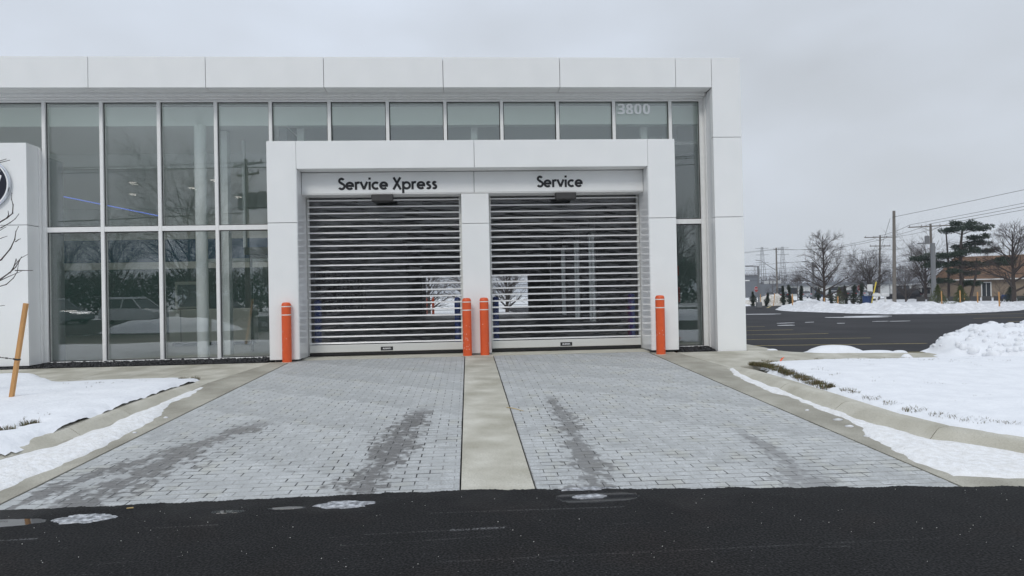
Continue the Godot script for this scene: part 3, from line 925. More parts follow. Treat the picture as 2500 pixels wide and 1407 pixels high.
func snow() -> void:
	var LP := PackedVector2Array([Vector2(-30, 0.7), Vector2(-8.0, 0.85), Vector2(-7.4, 1.1), Vector2(-6.7, 1.85), Vector2(-6.1, 2.15), Vector2(-5.7, 1.95), Vector2(-4.6, 1.98), Vector2(-4.19, 2.15), Vector2(-4.11, 2.6), Vector2(-4.13, 3.4), Vector2(-4.11, 4.8), Vector2(-4.09, 5.5), Vector2(-4.17, 6.3), Vector2(-4.39, 6.9), Vector2(-4.84, 7.4), Vector2(-5.8, 7.75), Vector2(-8, 7.9), Vector2(-30, 8.0)])
	var RP := PackedVector2Array([Vector2(30, 1.9), Vector2(8.5, 1.95), Vector2(7.3, 1.80), Vector2(5.9, 1.82), Vector2(5.0, 2.0), Vector2(4.75, 2.25), Vector2(4.48, 3.2), Vector2(4.38, 3.9), Vector2(4.28, 5.0), Vector2(4.26, 5.6), Vector2(4.28, 6.4), Vector2(4.36, 6.9), Vector2(4.58, 7.35), Vector2(5.4, 7.8), Vector2(8, 8.3), Vector2(30, 8.4)])
	struct("lawn_left", field(-14.0, -3.9, 1.9, 8.0, 0.12, func(x, z): return lawn_base(x, z, -1.0) - 0.004, func(x, z): return minf((poly_dist(Vector2(x, z), LP) - 0.06) * 1.5, 0.004)), M.dead_lawn, "dead grass under the snow left of the driveway")
	struct("lawn_right", field(4.0, 15.0, 1.7, 8.4, 0.12, func(x, z): return lawn_base(x, z, 1.0) - 0.004, func(x, z): return minf((poly_dist(Vector2(x, z), RP) - 0.06) * 1.5, 0.004)), M.dead_lawn, "dead grass under the snow right of the driveway")
	var thick := func(x: float, z: float, pl: PackedVector2Array, T: float, holes: Array) -> float:
		var d := poly_dist(Vector2(x, z), pl) + 0.06 * NZ.get_noise_2d(x * 90.0, z * 90.0) + 0.04 * NZ.get_noise_2d(x * 330.0, z * 330.0)
		for h in holes:
			d = minf(d, Vector2(x - h.x, (z - h.y) * 1.3).length() - h.z + 0.03 * NZ.get_noise_2d(x * 400.0, z * 400.0))
		if d < 0.0:
			return d * 0.8
		return T * (1.0 - exp(-d / 0.07)) * (1.0 + 0.5 * NZ.get_noise_2d(x * 25.0, z * 40.0)) + 0.014 * NF.get_noise_2d(x * 45.0, z * 130.0) * minf(d * 8.0, 1.0)
	var lh := [Vector3(-4.62, 5.86, 0.10), Vector3(-4.56, 5.6, 0.11), Vector3(-4.40, 2.15, 0.07)]
	var pile := func(x: float, z: float) -> float:
		return 0.16 * exp(-pow((x + 7.3) / 0.75, 2.0) - pow((z - 1.9) / 0.55, 2.0)) * (1.0 + 0.5 * NC.get_noise_2d(x * 90.0, z * 90.0))
	var sl := put(self, "snow_cover", field(-14.0, -4.1, 0.6, 8.1, 0.04, func(x, z): return lawn_base(x, z, -1.0), func(x, z): return thick.call(x, z, LP, 0.055, lh) + (pile.call(x, z) if x < -5.8 else 0.0)), M.snow)
	tag(sl, "smooth snow cover on the lawn with the leaning wooden stake", "snow")
	sl.set_meta("kind", "stuff")
	var rh := []
	for q in [[4.66, 2.2, 0.08], [4.62, 2.6, 0.07], [4.58, 3.0, 0.08], [4.52, 3.35, 0.09], [4.48, 3.7, 0.07], [4.45, 4.0, 0.08], [4.42, 4.25, 0.06], [4.42, 4.6, 0.06], [4.42, 4.85, 0.05]]:
		rh.append(Vector3(q[0], q[1], q[2]))
	var sr := put(self, "snow_cover", field(4.2, 15.0, 1.6, 8.6, 0.04, func(x, z): return lawn_base(x, z, 1.0), func(x, z): return thick.call(x, z, RP, 0.05, rh)), M.snow)
	tag(sr, "smooth snow cover with grass tips beside the plowed mound", "snow")
	sr.set_meta("kind", "stuff")
	# snow left in the gutters
	var LG := PackedVector2Array([Vector2(-3.88, 2.6), Vector2(-3.80, 3.2), Vector2(-3.80, 4.0), Vector2(-3.66, 4.55), Vector2(-3.50, 5.3), Vector2(-3.50, 6.1), Vector2(-3.48, 6.95), Vector2(-3.54, 7.3), Vector2(-3.52, 7.7), Vector2(-3.75, 7.98), Vector2(-5.6, 8.02), Vector2(-5.5, 7.8), Vector2(-4.6, 7.3), Vector2(-4.15, 6.75), Vector2(-3.98, 6.2), Vector2(-3.92, 5.4), Vector2(-3.93, 3.0)])
	var RG := PackedVector2Array([Vector2(4.05, 2.45), Vector2(3.88, 3.5), Vector2(3.84, 4.4), Vector2(3.88, 4.96), Vector2(3.84, 5.6), Vector2(3.86, 6.0), Vector2(3.80, 6.6), Vector2(3.69, 6.85), Vector2(3.60, 7.4), Vector2(3.56, 7.8), Vector2(3.55, 8.15), Vector2(4.1, 8.27), Vector2(8, 8.75), Vector2(8, 8.5), Vector2(5.3, 8.0), Vector2(4.6, 7.65), Vector2(4.16, 7.1), Vector2(4.03, 6.4), Vector2(4.0, 5.4), Vector2(4.02, 4.2), Vector2(4.1, 3.0), Vector2(4.25, 2.3)])
	var none := []
	for gg in [[LG, -6.5, -3.3, "thin snow strip lying in the gutter of the left driveway"], [RG, 3.3, 7.5, "thin snow strip lying in the gutter of the right driveway"]]:
		var pl: PackedVector2Array = gg[0]
		var o := put(self, "gutter_snow", field(gg[1], gg[2], 2.2, 8.9, 0.03, func(_x, z): return gy(z) + 0.003, func(x, z): return thick.call(x, z, pl, 0.032, none) + 0.014 * NF.get_noise_2d(x * 130.0, z * 60.0)), M.slush)
		tag(o, gg[3], "snow")
		o.set_meta("kind", "stuff")
	# crumbs of snow on the right gutter
	for q in [[3.77, 6.2, 0.07], [3.72, 6.5, 0.06], [3.66, 6.9, 0.05], [3.70, 5.7, 0.03], [-3.45, 5.0, 0.035], [-3.44, 5.75, 0.03]]:
		var mb := MB.new()
		chunk(mb, Vector3(q[0], gy(q[1]) + 0.008, q[1]), Vector3(q[2], 0.016, q[2] * 0.9), q[1])
		tag(put(self, "snow_crumb", mb.mesh(), M.snow), "small melting crumb of snow on the damp concrete gutter", "snow", "snow crumbs in the gutters")
	# plowed mound
	var mound := func(x: float, z: float) -> float:
		var e := Vector2((x - 10.85) / 2.55, (z - 1.55) / 1.35)
		var d := 1.0 - pow(pow(absf(e.x), 2.6) + pow(absf(e.y), 2.6), 1.0 / 2.6)
		d += 0.16 * NZ.get_noise_2d(x * 60.0, z * 60.0)
		if d < 0.0:
			return d
		var top := 0.50 + 0.10 * exp(-pow((x - 9.3) / 0.35, 2.0)) + 0.05 * NZ.get_noise_2d(x * 45.0 + 9.0, z * 45.0)
		return top * (1.0 - exp(-d * 4.2)) + minf(d * 3.0, 1.0) * (0.15 * NC.get_noise_2d(x * 95.0, z * 95.0) + 0.07 * NC.get_noise_2d(x * 230.0, z * 230.0) + 0.08)
	var mn := thing("snow_mound", "chunky plowed snow mound on the lawn by the parking lot", "snow mound", Vector3(9.6, gy(1.6), 1.6))
	var mb2 := field(7.9, 13.5, 0.0, 3.1, 0.035, func(x, z): return gy(z) + 0.05, mound)
	put(mn, "packed_snow", mb2, M.snow, -mn.position)
	var ck := MB.new()
	for k in 420:
		var x := rng.randf_range(8.3, 13.0)
		var z := rng.randf_range(0.4, 2.8)
		var t: float = mound.call(x, z)
		if t > 0.02:
			var s := rng.randf_range(0.03, 0.09) * (1.0 if rng.randf() < 0.85 else 1.8)
			chunk(ck, Vector3(x, gy(z) + 0.05 + t - s * 0.02, z), Vector3(s * rng.randf_range(0.8, 1.4), s * 0.75, s), rng.randf() * 9.0)
	var cko := put(mn, "snow_lumps", ck.mesh(), M.snow, -mn.position)
	cko.set_meta("kind", "stuff")
	# small piles at the edge of the walk
	var sp := func(cx: float, cz: float, rx: float, rz: float, h: float, nm: String, label: String) -> void:
		var o := put(self, nm, field(cx - rx * 1.3, cx + rx * 1.3, cz - rz * 1.3, cz + rz * 1.3, 0.025, func(_x, z): return gy(z) + 0.005, func(x, z):
			var d := 1.0 - Vector2((x - cx) / rx, (z - cz) / rz).length() + 0.25 * NZ.get_noise_2d(x * 120.0, z * 120.0)
			return d * 0.1 if d < 0.0 else h * (1.0 - exp(-d * 2.6)) * (1.0 + 0.3 * NC.get_noise_2d(x * 150.0, z * 150.0))), M.snow)
		tag(o, label, "snow pile")
	sp.call(6.85, 0.62, 0.50, 0.28, 0.15, "snow_pile", "small rounded snow pile at the far edge of the right walk")
	sp.call(7.5, 0.80, 0.32, 0.10, 0.04, "snow_pile", "thin ridge of snow along the far edge of the right walk")
	sp.call(7.95, 0.85, 0.12, 0.06, 0.03, "snow_pile", "little flat snow patch at the walk edge beside the mound")
	sp.call(7.52, 1.70, 0.10, 0.09, 0.09, "snow_pile", "lone snow lump on the walk in front of the mound")
	sp.call(5.85, 0.14, 0.10, 0.07, 0.03, "snow_pile", "tiny snow lump on the walk edge near the corner pillar")
	# grass
	var gr := MB.new()
	gr.tinted = true
	var edge := [Vector2(4.62, 2.1), Vector2(4.56, 2.7), Vector2(4.48, 3.36), Vector2(4.42, 4.0), Vector2(4.38, 4.53), Vector2(4.36, 5.0)]
	for k in 210:
		var t := 4.9 * pow(rng.randf(), 1.4)
		var i := int(t)
		var e: Vector2 = edge[i].lerp(edge[i + 1], t - i)
		var p := e + Vector2(rng.randf_range(-0.04, 0.12), rng.randf_range(-0.05, 0.05))
		blades(gr, Vector3(p.x, lawn_base(p.x, p.y, 1) + 0.01, p.y), 26, 0.05, 0.025, 0.075, 0.6)
	for q in [[4.42, 4.6, 0.06, 70], [4.42, 4.85, 0.05, 60], [4.44, 5.25, 0.09, 90], [4.42, 5.4, 0.06, 60], [4.42, 5.75, 0.10, 70], [4.44, 6.05, 0.1, 60], [4.46, 6.4, 0.12, 90], [4.52, 6.72, 0.12, 100], [4.65, 6.95, 0.15, 100], [4.85, 7.1, 0.12, 90]]:
		blades(gr, Vector3(q[0], lawn_base(q[0], q[1], 1) + 0.03, q[1]), int(q[3]), q[2], 0.03, 0.07, 0.7)
	for k in 520:
		var x := rng.randf_range(4.8, 12.0)
		var z := 1.85 + 5.0 * pow(rng.randf(), 1.7)
		var m := NZ.get_noise_2d(x * 40.0, z * 60.0)
		if m > 0.02:
			blades(gr, Vector3(x, lawn_base(x, z, 1) + 0.045, z), 4 + int(m * 14.0), 0.06, 0.012, 0.04, 0.75)
	for k in 160:
		var x := rng.randf_range(4.9, 7.6)
		blades(gr, Vector3(x, gy(1.86) + 0.01, 1.86 + rng.randf_range(-0.03, 0.12)), 8, 0.05, 0.02, 0.05, 0.5)
	var go := put(self, "grass", gr.mesh(), M.blade)
	tag(go, "brown grass tufts along the right kerb and poking through the snow", "grass")
	go.set_meta("kind", "stuff")
	var gl := MB.new()
	gl.tinted = true
	for q in [[-4.62, 5.86, 0.08, 130], [-4.56, 5.6, 0.09, 160], [-4.50, 4.68, 0.06, 50], [-4.48, 4.5, 0.06, 50], [-4.56, 4.94, 0.1, 30], [-4.42, 2.14, 0.08, 120], [-4.26, 2.08, 0.07, 120]]:
		blades(gl, Vector3(q[0], lawn_base(q[0], q[1], -1) + 0.01, q[1]), int(q[3]), q[2], 0.03, 0.08, 0.55)
	for k in 260:
		var x := rng.randf_range(-7.5, -4.5)
		var z := rng.randf_range(2.0, 5.5)
		if NZ.get_noise_2d(x * 40.0, z * 60.0) > 0.08:
			blades(gl, Vector3(x, lawn_base(x, z, -1) + 0.05, z), 4, 0.05, 0.01, 0.035, 0.75)
	var go2 := put(self, "grass", gl.mesh(), M.blade)
	tag(go2, "few brown grass tufts showing through the snow by the left kerb", "grass")
	go2.set_meta("kind", "stuff")
	# snow banks across the lot
	var island_outline := PackedVector2Array([Vector2(26.0, -43.0), Vector2(25.2, -38.5), Vector2(25.3, -34.8), Vector2(25.5, -31.0), Vector2(26.2, -28.2), Vector2(29.25, -27.4), Vector2(33.8, -28.4), Vector2(36.5, -30.2), Vector2(48, -40), Vector2(75, -60), Vector2(75, -75), Vector2(44, -78), Vector2(33.0, -57.0)])
	var bank := func(x: float, z: float) -> float:
		var d := poly_dist(Vector2(x, z), island_outline) + 0.5 * NZ.get_noise_2d(x * 12.0, z * 12.0)
		if d < 0.0:
			return d * 0.3
		var ridge := 0.55 * exp(-pow((d - 2.6) / 1.7, 2.0)) * clampf(1.0 - (x - 34.5) / 6.0, 0.3, 1.0)
		return 0.14 * (1.0 - exp(-d * 1.2)) + ridge * (0.8 + 0.9 * NZ.get_noise_2d(x * 38.0, z * 38.0)) + clampf(d * 0.8, 0.0, 1.0) * clampf(1.6 - d * 0.2, 0.15, 1.0) * (0.34 * NC.get_noise_2d(x * 60.0, z * 60.0) + 0.20 * NC.get_noise_2d(x * 130.0, z * 130.0) + 0.25)
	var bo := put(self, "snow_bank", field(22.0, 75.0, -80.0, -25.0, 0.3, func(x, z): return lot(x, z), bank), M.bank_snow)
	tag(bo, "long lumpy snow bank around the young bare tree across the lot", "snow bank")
	var db := put(self, "snow_bank", field(28.0, 46.0, -82.0, -56.0, 0.3, func(x, z): return lot(x, z), func(x, z):
		var d := 1.0 - Vector2((x - 36.2) / 2.6, (z + 66.0) / 2.4).length() + 0.55 * NZ.get_noise_2d(x * 45.0, z * 45.0)
		return d * 0.3 if d < 0.0 else 1.9 * (1.0 - exp(-d * 1.3)) + 0.8 * NC.get_noise_2d(x * 40.0, z * 40.0) + 0.3), M.dirty_snow)
	tag(db, "tall dirty snow heap with brown lumps behind the snow bank", "snow bank")
	var db2 := put(self, "snow_bank", field(28.0, 38.0, -78.0, -60.0, 0.3, func(x, z): return lot(x, z), func(x, z):
		var d := 1.0 - Vector2((x - 33.6) / 1.9, (z + 67.0) / 1.6).length() + 0.2 * NZ.get_noise_2d(x * 20.0, z * 20.0)
		return d * 0.3 if d < 0.0 else 1.1 * (1.0 - exp(-d * 1.7)) + 0.25 * NC.get_noise_2d(x * 22.0, z * 22.0)), M.dirty_snow)
	tag(db2, "low dirty snow heap beside the entry lane", "snow bank")
	var fs := put(self, "snow_bank", field(24.0, 34.5, -82.0, -62.0, 0.4, func(x, z): return lot(x, z), func(x, z):
		var d := minf(-64.5 - z, 34.0 - x) + 0.5 * NZ.get_noise_2d(x * 15.0, z * 15.0)
		return d * 0.3 if d < 0.0 else 0.35 * (1.0 - exp(-d)) + 0.12 * NC.get_noise_2d(x * 25.0, z * 25.0)), M.snow)
	tag(fs, "flat snow verge along the street behind the entry lane", "snow bank")
	# loose snow on the lot
	for q in [[21.8, -24.0, 1.4, 0.4, 0.3], [23.2, -25.2, 1.3, 0.5, 0.1], [15.0, -18.5, 0.5, 0.07, -0.3], [16.4, -18.9, 0.3, 0.05, -0.3], [14.0, -16.3, 0.35, 0.14, 0.0], [19.6, -18.4, 0.4, 0.05, 0.0], [20.4, -18.2, 0.5, 0.06, 0.0], [20.2, -33.0, 1.2, 0.4, 0.3], [17.0, -17.2, 0.18, 0.06, 0.0]]:
		var pl := PackedVector2Array()
		for k in 22:
			var a := TAU * k / 22
			var rr := 1.0 + 0.45 * NZ.get_noise_2d(cos(a) * 90.0 + q[0] * 50.0, sin(a) * 90.0)
			pl.append(Vector2(q[0], q[1]) + Vector2(cos(a) * q[2] * rr, sin(a) * q[3] * rr).rotated(q[4]))
		tag(put(self, "snow_patch", slab(pl, func(x, z): return lot(x, z) + 0.012, 0.012), M.snow), "thin flat snow patch left on the dark parking lot", "snow", "snow patches on the lot")
# ---------------------------------------------------------------- the building
func part(root: Node, nm: String, a: Vector3, b: Vector3, mt: Material, bev := 0.0) -> MeshInstance3D:
	var mb := MB.new()
	mb.span(a, b, bev)
	return put(root, nm, mb.mesh(), mt)

func text_part(root: Node, nm: String, txt: String, x0: float, x1: float, y: float, cap: float, z: float, mt: Material, depth := 0.008) -> void:
	var t := TextMesh.new()
	var f := SystemFont.new()
	f.font_names = PackedStringArray(["Droid Sans"])
	f.font_weight = 700
	t.font = f
	t.text = txt
	t.font_size = 64
	t.pixel_size = 0.01
	t.depth = 0.05
	t.curve_step = 1.0
	var bb := t.get_aabb()
	var sx := (x1 - x0) / bb.size.x
	var o := MeshInstance3D.new()
	o.name = nm
	o.mesh = t
	o.material_override = mt
	var sy := cap / (0.714 * 0.64)
	o.scale = Vector3(sx, sy, depth / 0.05)
	# baseline: the text block is centred on its ascent and descent
	var asc := f.get_ascent(64) * 0.01
	var desc := f.get_descent(64) * 0.01
	o.position = Vector3((x0 + x1) * 0.5 - bb.get_center().x * sx, y - (-(asc - desc) * 0.5 - 0.0) * sy - 0.0, z)
	o.position.y = y + (asc - desc) * 0.5 * sy
	root.add_child(o, true)

# round geometric lettering, one mesh for each letter
func arc(cx: float, cy: float, r: float, a0: float, a1: float, n := 16) -> Array:
	var o := []
	for i in n + 1:
		var a := deg_to_rad(lerpf(a0, a1, i / float(n)))
		o.append(Vector2(cx + cos(a) * r, cy + sin(a) * r))
	return o

func round_text(root: Node, txt: String, x0: float, x1: float, y: float, cap: float, z: float) -> void:
	var w := 0.185
	var xh := 0.66
	var r := xh * 0.5 - w * 0.42
	var m := xh * 0.5
	var G := {
		"S": [0.56, [arc(0.28, 0.745, 0.172, 25, 270) + arc(0.28, 0.29, 0.215, 90, -150)]],
		"e": [0.70, [arc(0.34, m, r, 2, 318, 24), [Vector2(0.34 - r, m), Vector2(0.34 + r + w * 0.4, m)]]],
		"r": [0.42, [[Vector2(0.11, 0.0), Vector2(0.11, xh)], arc(0.30, xh - 0.245, 0.18, 165, 62, 8)]],
		"v": [0.60, [[Vector2(0.05, xh), Vector2(0.30, 0.04)], [Vector2(0.55, xh), Vector2(0.30, 0.04)]]],
		"i": [0.27, [[Vector2(0.135, 0.0), Vector2(0.135, xh)], [Vector2(0.135, 0.83), Vector2(0.135, 1.0)]]],
		"c": [0.60, [arc(0.34, m, r, 48, 312, 22)]],
		"X": [0.72, [[Vector2(0.08, 0.0), Vector2(0.62, 1.0)], [Vector2(0.64, 0.0), Vector2(0.10, 1.0)]]],
		"p": [0.72, [[Vector2(0.11, -0.30), Vector2(0.11, xh)], arc(0.37, m, r, 0, 360, 28)]],
		"s": [0.46, [arc(0.225, 0.485, 0.105, 20, 270, 12) + arc(0.22, 0.205, 0.130, 90, -150, 12)]],
		" ": [0.30, []],
	}
	var total := 0.0
	for ch in txt:
		total += G[ch][0]
	var k := (x1 - x0) / total
	var at := x0
	for ch in txt:
		var mb := MB.new()
		var layer := 0
		for path in G[ch][1]:
			var n: int = path.size()
			var zz := z + 0.006 + 0.0004 * layer
			layer += 1
			var l := []
			var rr := []
			for i in n:
				var d: Vector2 = (path[mini(i + 1, n - 1)] - path[maxi(i - 1, 0)])
				d = Vector2(d.x * k, d.y * cap).normalized()
				var nn := Vector2(-d.y, d.x) * w * 0.5 * cap
				var p := Vector2(at + path[i].x * k, y + path[i].y * cap)
				l.append(p + nn)
				rr.append(p - nn)
			for i in n - 1:
				mb.qo(Vector3(l[i].x, l[i].y, zz), Vector3(l[i + 1].x, l[i + 1].y, zz), Vector3(rr[i + 1].x, rr[i + 1].y, zz), Vector3(rr[i].x, rr[i].y, zz), Vector3(l[i].x, l[i].y, z - 1.0))
				for e in [l, rr]:
					mb.quad(Vector3(e[i].x, e[i].y, z), Vector3(e[i + 1].x, e[i + 1].y, z), Vector3(e[i + 1].x, e[i + 1].y, zz), Vector3(e[i].x, e[i].y, zz))
			for i in [0, n - 1]:
				mb.quad(Vector3(l[i].x, l[i].y, z), Vector3(rr[i].x, rr[i].y, z), Vector3(rr[i].x, rr[i].y, zz), Vector3(l[i].x, l[i].y, zz))
		if layer > 0:
			put(root, "sign_letter", mb.mesh(), M.letter_black)
		at += G[ch][0] * k

func window(root: Node, x0: float, x1: float, y0: float, y1: float, z := -0.45) -> MeshInstance3D:
	var mb := MB.new()
	mb.span(Vector3(x0, y0, z - 0.004), Vector3(x1, y1, z + 0.004))
	mb.span(Vector3(x0, y0, z - 0.030), Vector3(x1, y1, z - 0.022))
	mb.span(Vector3(x0, y0, z - 0.056), Vector3(x1, y1, z - 0.048))
	var o := put(root, "window_pane", mb.mesh(), M.window_glass)
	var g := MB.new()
	var w := 0.014  # black strips draw the gasket together with the shadow gap round the pane
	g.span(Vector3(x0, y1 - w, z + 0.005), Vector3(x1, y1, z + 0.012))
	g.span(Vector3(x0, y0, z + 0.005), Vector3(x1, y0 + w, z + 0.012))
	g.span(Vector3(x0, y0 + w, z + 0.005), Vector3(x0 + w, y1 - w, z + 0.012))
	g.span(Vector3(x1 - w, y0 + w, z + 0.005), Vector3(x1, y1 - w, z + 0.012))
	put(o, "gasket_and_shadow_gap", g.mesh(), M.gasket_and_shadow_gap)
	return o

func roller_door(root: Node, x0: float, x1: float, label: String, nx: float) -> void:
	var d := Node3D.new()
	d.name = "roller_door"
	d.set_meta("label", label)
	root.add_child(d, true)
	var z := -0.75
	var pitch := 0.1287
	var top := 3.09
	var bar := MB.new()
	var w := x1 - x0 - 0.05
	# two ridges with a groove between them, as the hinge profile shows
	var pr := PackedVector2Array()
	for q in [[0.0, -0.015], [0.009, -0.015], [0.0138, -0.0125], [0.016, -0.0085], [0.0138, -0.0045], [0.008, -0.0018], [0.008, 0.0018], [0.0138, 0.0045], [0.016, 0.0085], [0.0138, 0.0125], [0.009, 0.015], [0.0, 0.015]]:
		pr.append(Vector2(q[0], q[1]))
	for i in pr.size():
		var a := pr[i]
		var b := pr[(i + 1) % pr.size()]
		bar.qo(Vector3(-w / 2, a.y, a.x), Vector3(w / 2, a.y, a.x), Vector3(w / 2, b.y, b.x), Vector3(-w / 2, b.y, b.x), Vector3(0, 0, -0.02 if i < 11 else 0.02))
	var bm := bar.mesh()
	for k in 23:
		var y := top - pitch * k
		put(d, "slat", bm, M.slat_metal, Vector3((x0 + x1) / 2, y, z), Basis(Vector3(1, 0, 0), 0.02 * sin(k * 2.3)))
		var lo := y - pitch + 0.015 if k < 22 else 0.225
		var g := MB.new()
		g.span(Vector3(x0 + 0.03, lo, z - 0.003), Vector3(x1 - 0.03, y - 0.015, z + 0.001))
		put(d, "clear_strip", g.mesh(), M.clear_strip)
	var g2 := MB.new()
	g2.span(Vector3(x0 + 0.03, top + 0.015, z - 0.003), Vector3(x1 - 0.03, 3.16, z + 0.001))
	put(d, "clear_strip", g2.mesh(), M.clear_strip)
	part(d, "bottom_rail", Vector3(x0 + 0.02, 0.075, z - 0.03), Vector3(x1 - 0.02, 0.225, z + 0.03), M.rail_metal, 0.008)
	part(d, "bottom_seal", Vector3(x0 + 0.02, 0.012, z - 0.02), Vector3(x1 - 0.02, 0.0745, z + 0.02), M.gasket_and_shadow_gap, 0.01)
	part(d, "nameplate", Vector3(nx - 0.12, 0.095, z + 0.031), Vector3(nx + 0.12, 0.168, z + 0.034), M.black_plastic)
	text_part(d, "lettering", "ALBANY.", nx - 0.08, nx + 0.085, 0.118, 0.030, z + 0.035, M.letter_white, 0.002)
	for s in [[x0 - 0.005, x0 + 0.05], [x1 - 0.05, x1 + 0.005]]:
		part(d, "guide", Vector3(s[0], 0.01, z - 0.06), Vector3(s[1], 3.16, z - 0.012), M.rail_metal, 0.004)
	for xx in [x0 + 0.06, x1 - 0.18]:
		part(d, "bumper", Vector3(xx, 0.05, z - 0.42), Vector3(xx + 0.12, 1.12, z - 0.22), M.bumper_blue, 0.03)

func building() -> void:
	var B := thing("dealership_building", "white panel clad building with tall glazing and two service doors", "building")
	var wp: Material = M.white_panel
	# great frame: fascia and corner pillar
	var fx := [-16.0, -13.3, -11.15, -9.0, -6.85, -4.76, -2.61, -0.39, 1.83, 4.08, 4.79]
	for i in fx.size() - 1:
		part(B, "fascia_panel", Vector3(fx[i] + 0.005, 5.09, -0.02), Vector3(fx[i + 1] - 0.005, 5.665, 0.10), wp, 0.004)
		part(B, "soffit_panel", Vector3(fx[i] + 0.004, 5.088, -0.36), Vector3(fx[i + 1] - 0.004, 5.12, -0.022), M.aluminium, 0.002)
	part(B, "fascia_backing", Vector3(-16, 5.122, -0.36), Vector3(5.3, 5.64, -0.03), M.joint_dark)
	for p in [[-0.05, 2.567], [2.577, 4.115], [4.125, 5.665]]:
		part(B, "pillar_panel", Vector3(4.795, p[0], -0.02), Vector3(5.36, p[1], 0.10), wp, 0.004)
		part(B, "pillar_panel", Vector3(5.30, p[0], -0.60), Vector3(5.355, p[1], -0.03), wp, 0.004)
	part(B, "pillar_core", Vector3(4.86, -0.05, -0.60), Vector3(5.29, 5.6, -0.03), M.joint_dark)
	part(B, "pillar_reveal", Vector3(4.80, -0.04, -0.30), Vector3(4.855, 5.085, -0.025), M.gloss_white, 0.003)
	part(B, "jamb_trim", Vector3(4.785, 0.0, -0.40), Vector3(4.85, 5.06, -0.302), M.aluminium, 0.004)
	part(B, "jamb_trim", Vector3(4.765, 0.0, -0.46), Vector3(4.84, 5.03, -0.402), M.aluminium, 0.004)
	part(B, "head_trim", Vector3(-16, 5.035, -0.40), Vector3(4.78, 5.0865, -0.22), M.aluminium, 0.004)
	part(B, "head_trim", Vector3(-16, 5.005, -0.50), Vector3(4.76, 5.034, -0.32), M.aluminium, 0.004)
	# curtain wall
	var zf := -0.395
	var zb := -0.53
	var mx := [-15.2, -14.1, -13.1, -12.1, -11.1, -10.05, -9.0, -7.94, -6.89, -5.83, -4.77, -3.74, -2.62, -1.50, -0.38, 0.73, 1.84, 2.97, 4.11, 4.735]
	for i in mx.size():
		var x: float = mx[i]
		var lo := 0.0 if x < -3.8 or x > 4.5 else 4.0
		part(B, "mullion", Vector3(x - 0.032, lo, zb), Vector3(x + 0.032, 5.004, zf), M.aluminium, 0.004)
		if i < mx.size() - 1:
			var x2: float = mx[i + 1]
			var a := x + 0.033
			var b := x2 - 0.033
			part(B, "head_rail", Vector3(a, 4.965, zb), Vector3(b, 5.003, zf - 0.004), M.aluminium, 0.003)
			if x < -3.8 or x > 4.0:
				part(B, "transom", Vector3(a, 2.50, zb), Vector3(b, 2.595, zf - 0.003), M.aluminium, 0.004)
				part(B, "sill_rail", Vector3(a, 0.0, zb), Vector3(b, 0.055, zf - 0.003), M.aluminium, 0.004)
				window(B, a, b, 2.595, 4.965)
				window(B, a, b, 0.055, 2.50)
			else:
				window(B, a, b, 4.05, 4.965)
	part(B, "sill_rail", Vector3(-3.70, 4.0, zb), Vector3(4.08, 4.05, zf - 0.003), M.aluminium, 0.004)
	text_part(B, "street_number", "3800", 3.055, 3.715, 4.715, 0.20, -0.443, M.letter_white, 0.003)
	# portal round the two doors
	for s in [[-3.71, -3.17], [3.53, 4.06]]:
		part(B, "portal_panel", Vector3(s[0], 0.02, -0.30), Vector3(s[1], 2.577, 0.0), wp, 0.004)
		part(B, "portal_panel", Vector3(s[0], 2.587, -0.30), Vector3(s[1], 4.115, 0.0), wp, 0.004)
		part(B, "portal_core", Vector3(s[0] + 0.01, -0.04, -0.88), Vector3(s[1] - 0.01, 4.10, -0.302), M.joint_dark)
	for s in [[-3.165, 0.164], [0.172, 3.525]]:
		part(B, "portal_panel", Vector3(s[0], 3.59, -0.30), Vector3(s[1], 4.115, 0.0), wp, 0.004)
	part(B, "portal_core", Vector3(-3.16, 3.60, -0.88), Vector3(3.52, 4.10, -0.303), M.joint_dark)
	# reveals beside the doors: glossy sheets, joint at the sign plane
	for s in [[-3.17, 1.0], [3.53, -1.0]]:
		var x: float = s[0]
		var k: float = s[1]
		part(B, "reveal_panel", Vector3(x + 0.001 * k, 0.03, -0.345), Vector3(x + 0.012 * k, 3.588, -0.01), M.gloss_white, 0.002)
		part(B, "reveal_panel", Vector3(x - 0.012 * k, 0.015, -0.74), Vector3(x + 0.004 * k, 3.16, -0.36), M.gloss_white, 0.002)
	part(B, "soffit_panel", Vector3(-3.15, 3.586, -0.345), Vector3(3.51, 3.599, -0.01), M.aluminium, 0.002)
	for s in [[-3.155, 0.155], [0.165, 3.515]]:
		part(B, "sign_panel", Vector3(s[0], 3.172, -0.42), Vector3(s[1], 3.578, -0.35), wp, 0.003)
	part(B, "sign_trim", Vector3(-3.16, 3.15, -0.44), Vector3(3.52, 3.168, -0.352), M.aluminium, 0.003)
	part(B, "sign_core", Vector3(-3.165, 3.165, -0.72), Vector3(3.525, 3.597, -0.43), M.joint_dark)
	part(B, "door_soffit", Vector3(-3.165, 3.148, -0.79), Vector3(3.525, 3.164, -0.442), M.aluminium, 0.002)
	round_text(B, "Service Xpress", -2.465, -0.55, 3.238, 0.236, -0.349)
	round_text(B, "Service", 1.39, 2.31, 3.252, 0.228, -0.349)
	for s in [[-0.095, 0.02, 2.557], [-0.095, 2.566, 3.147]]:
		part(B, "pier_panel", Vector3(-0.095, s[1], -0.46), Vector3(0.44, s[2], -0.36), wp, 0.004)
	part(B, "pier_core", Vector3(-0.09, -0.02, -0.84), Vector3(0.435, 3.147, -0.462), wp)
	roller_door(B, -3.165, -0.10, "roller door with clear strips under Service Xpress", -1.63)
	roller_door(B, 0.445, 3.525, "roller door with clear strips under Service", 1.965)
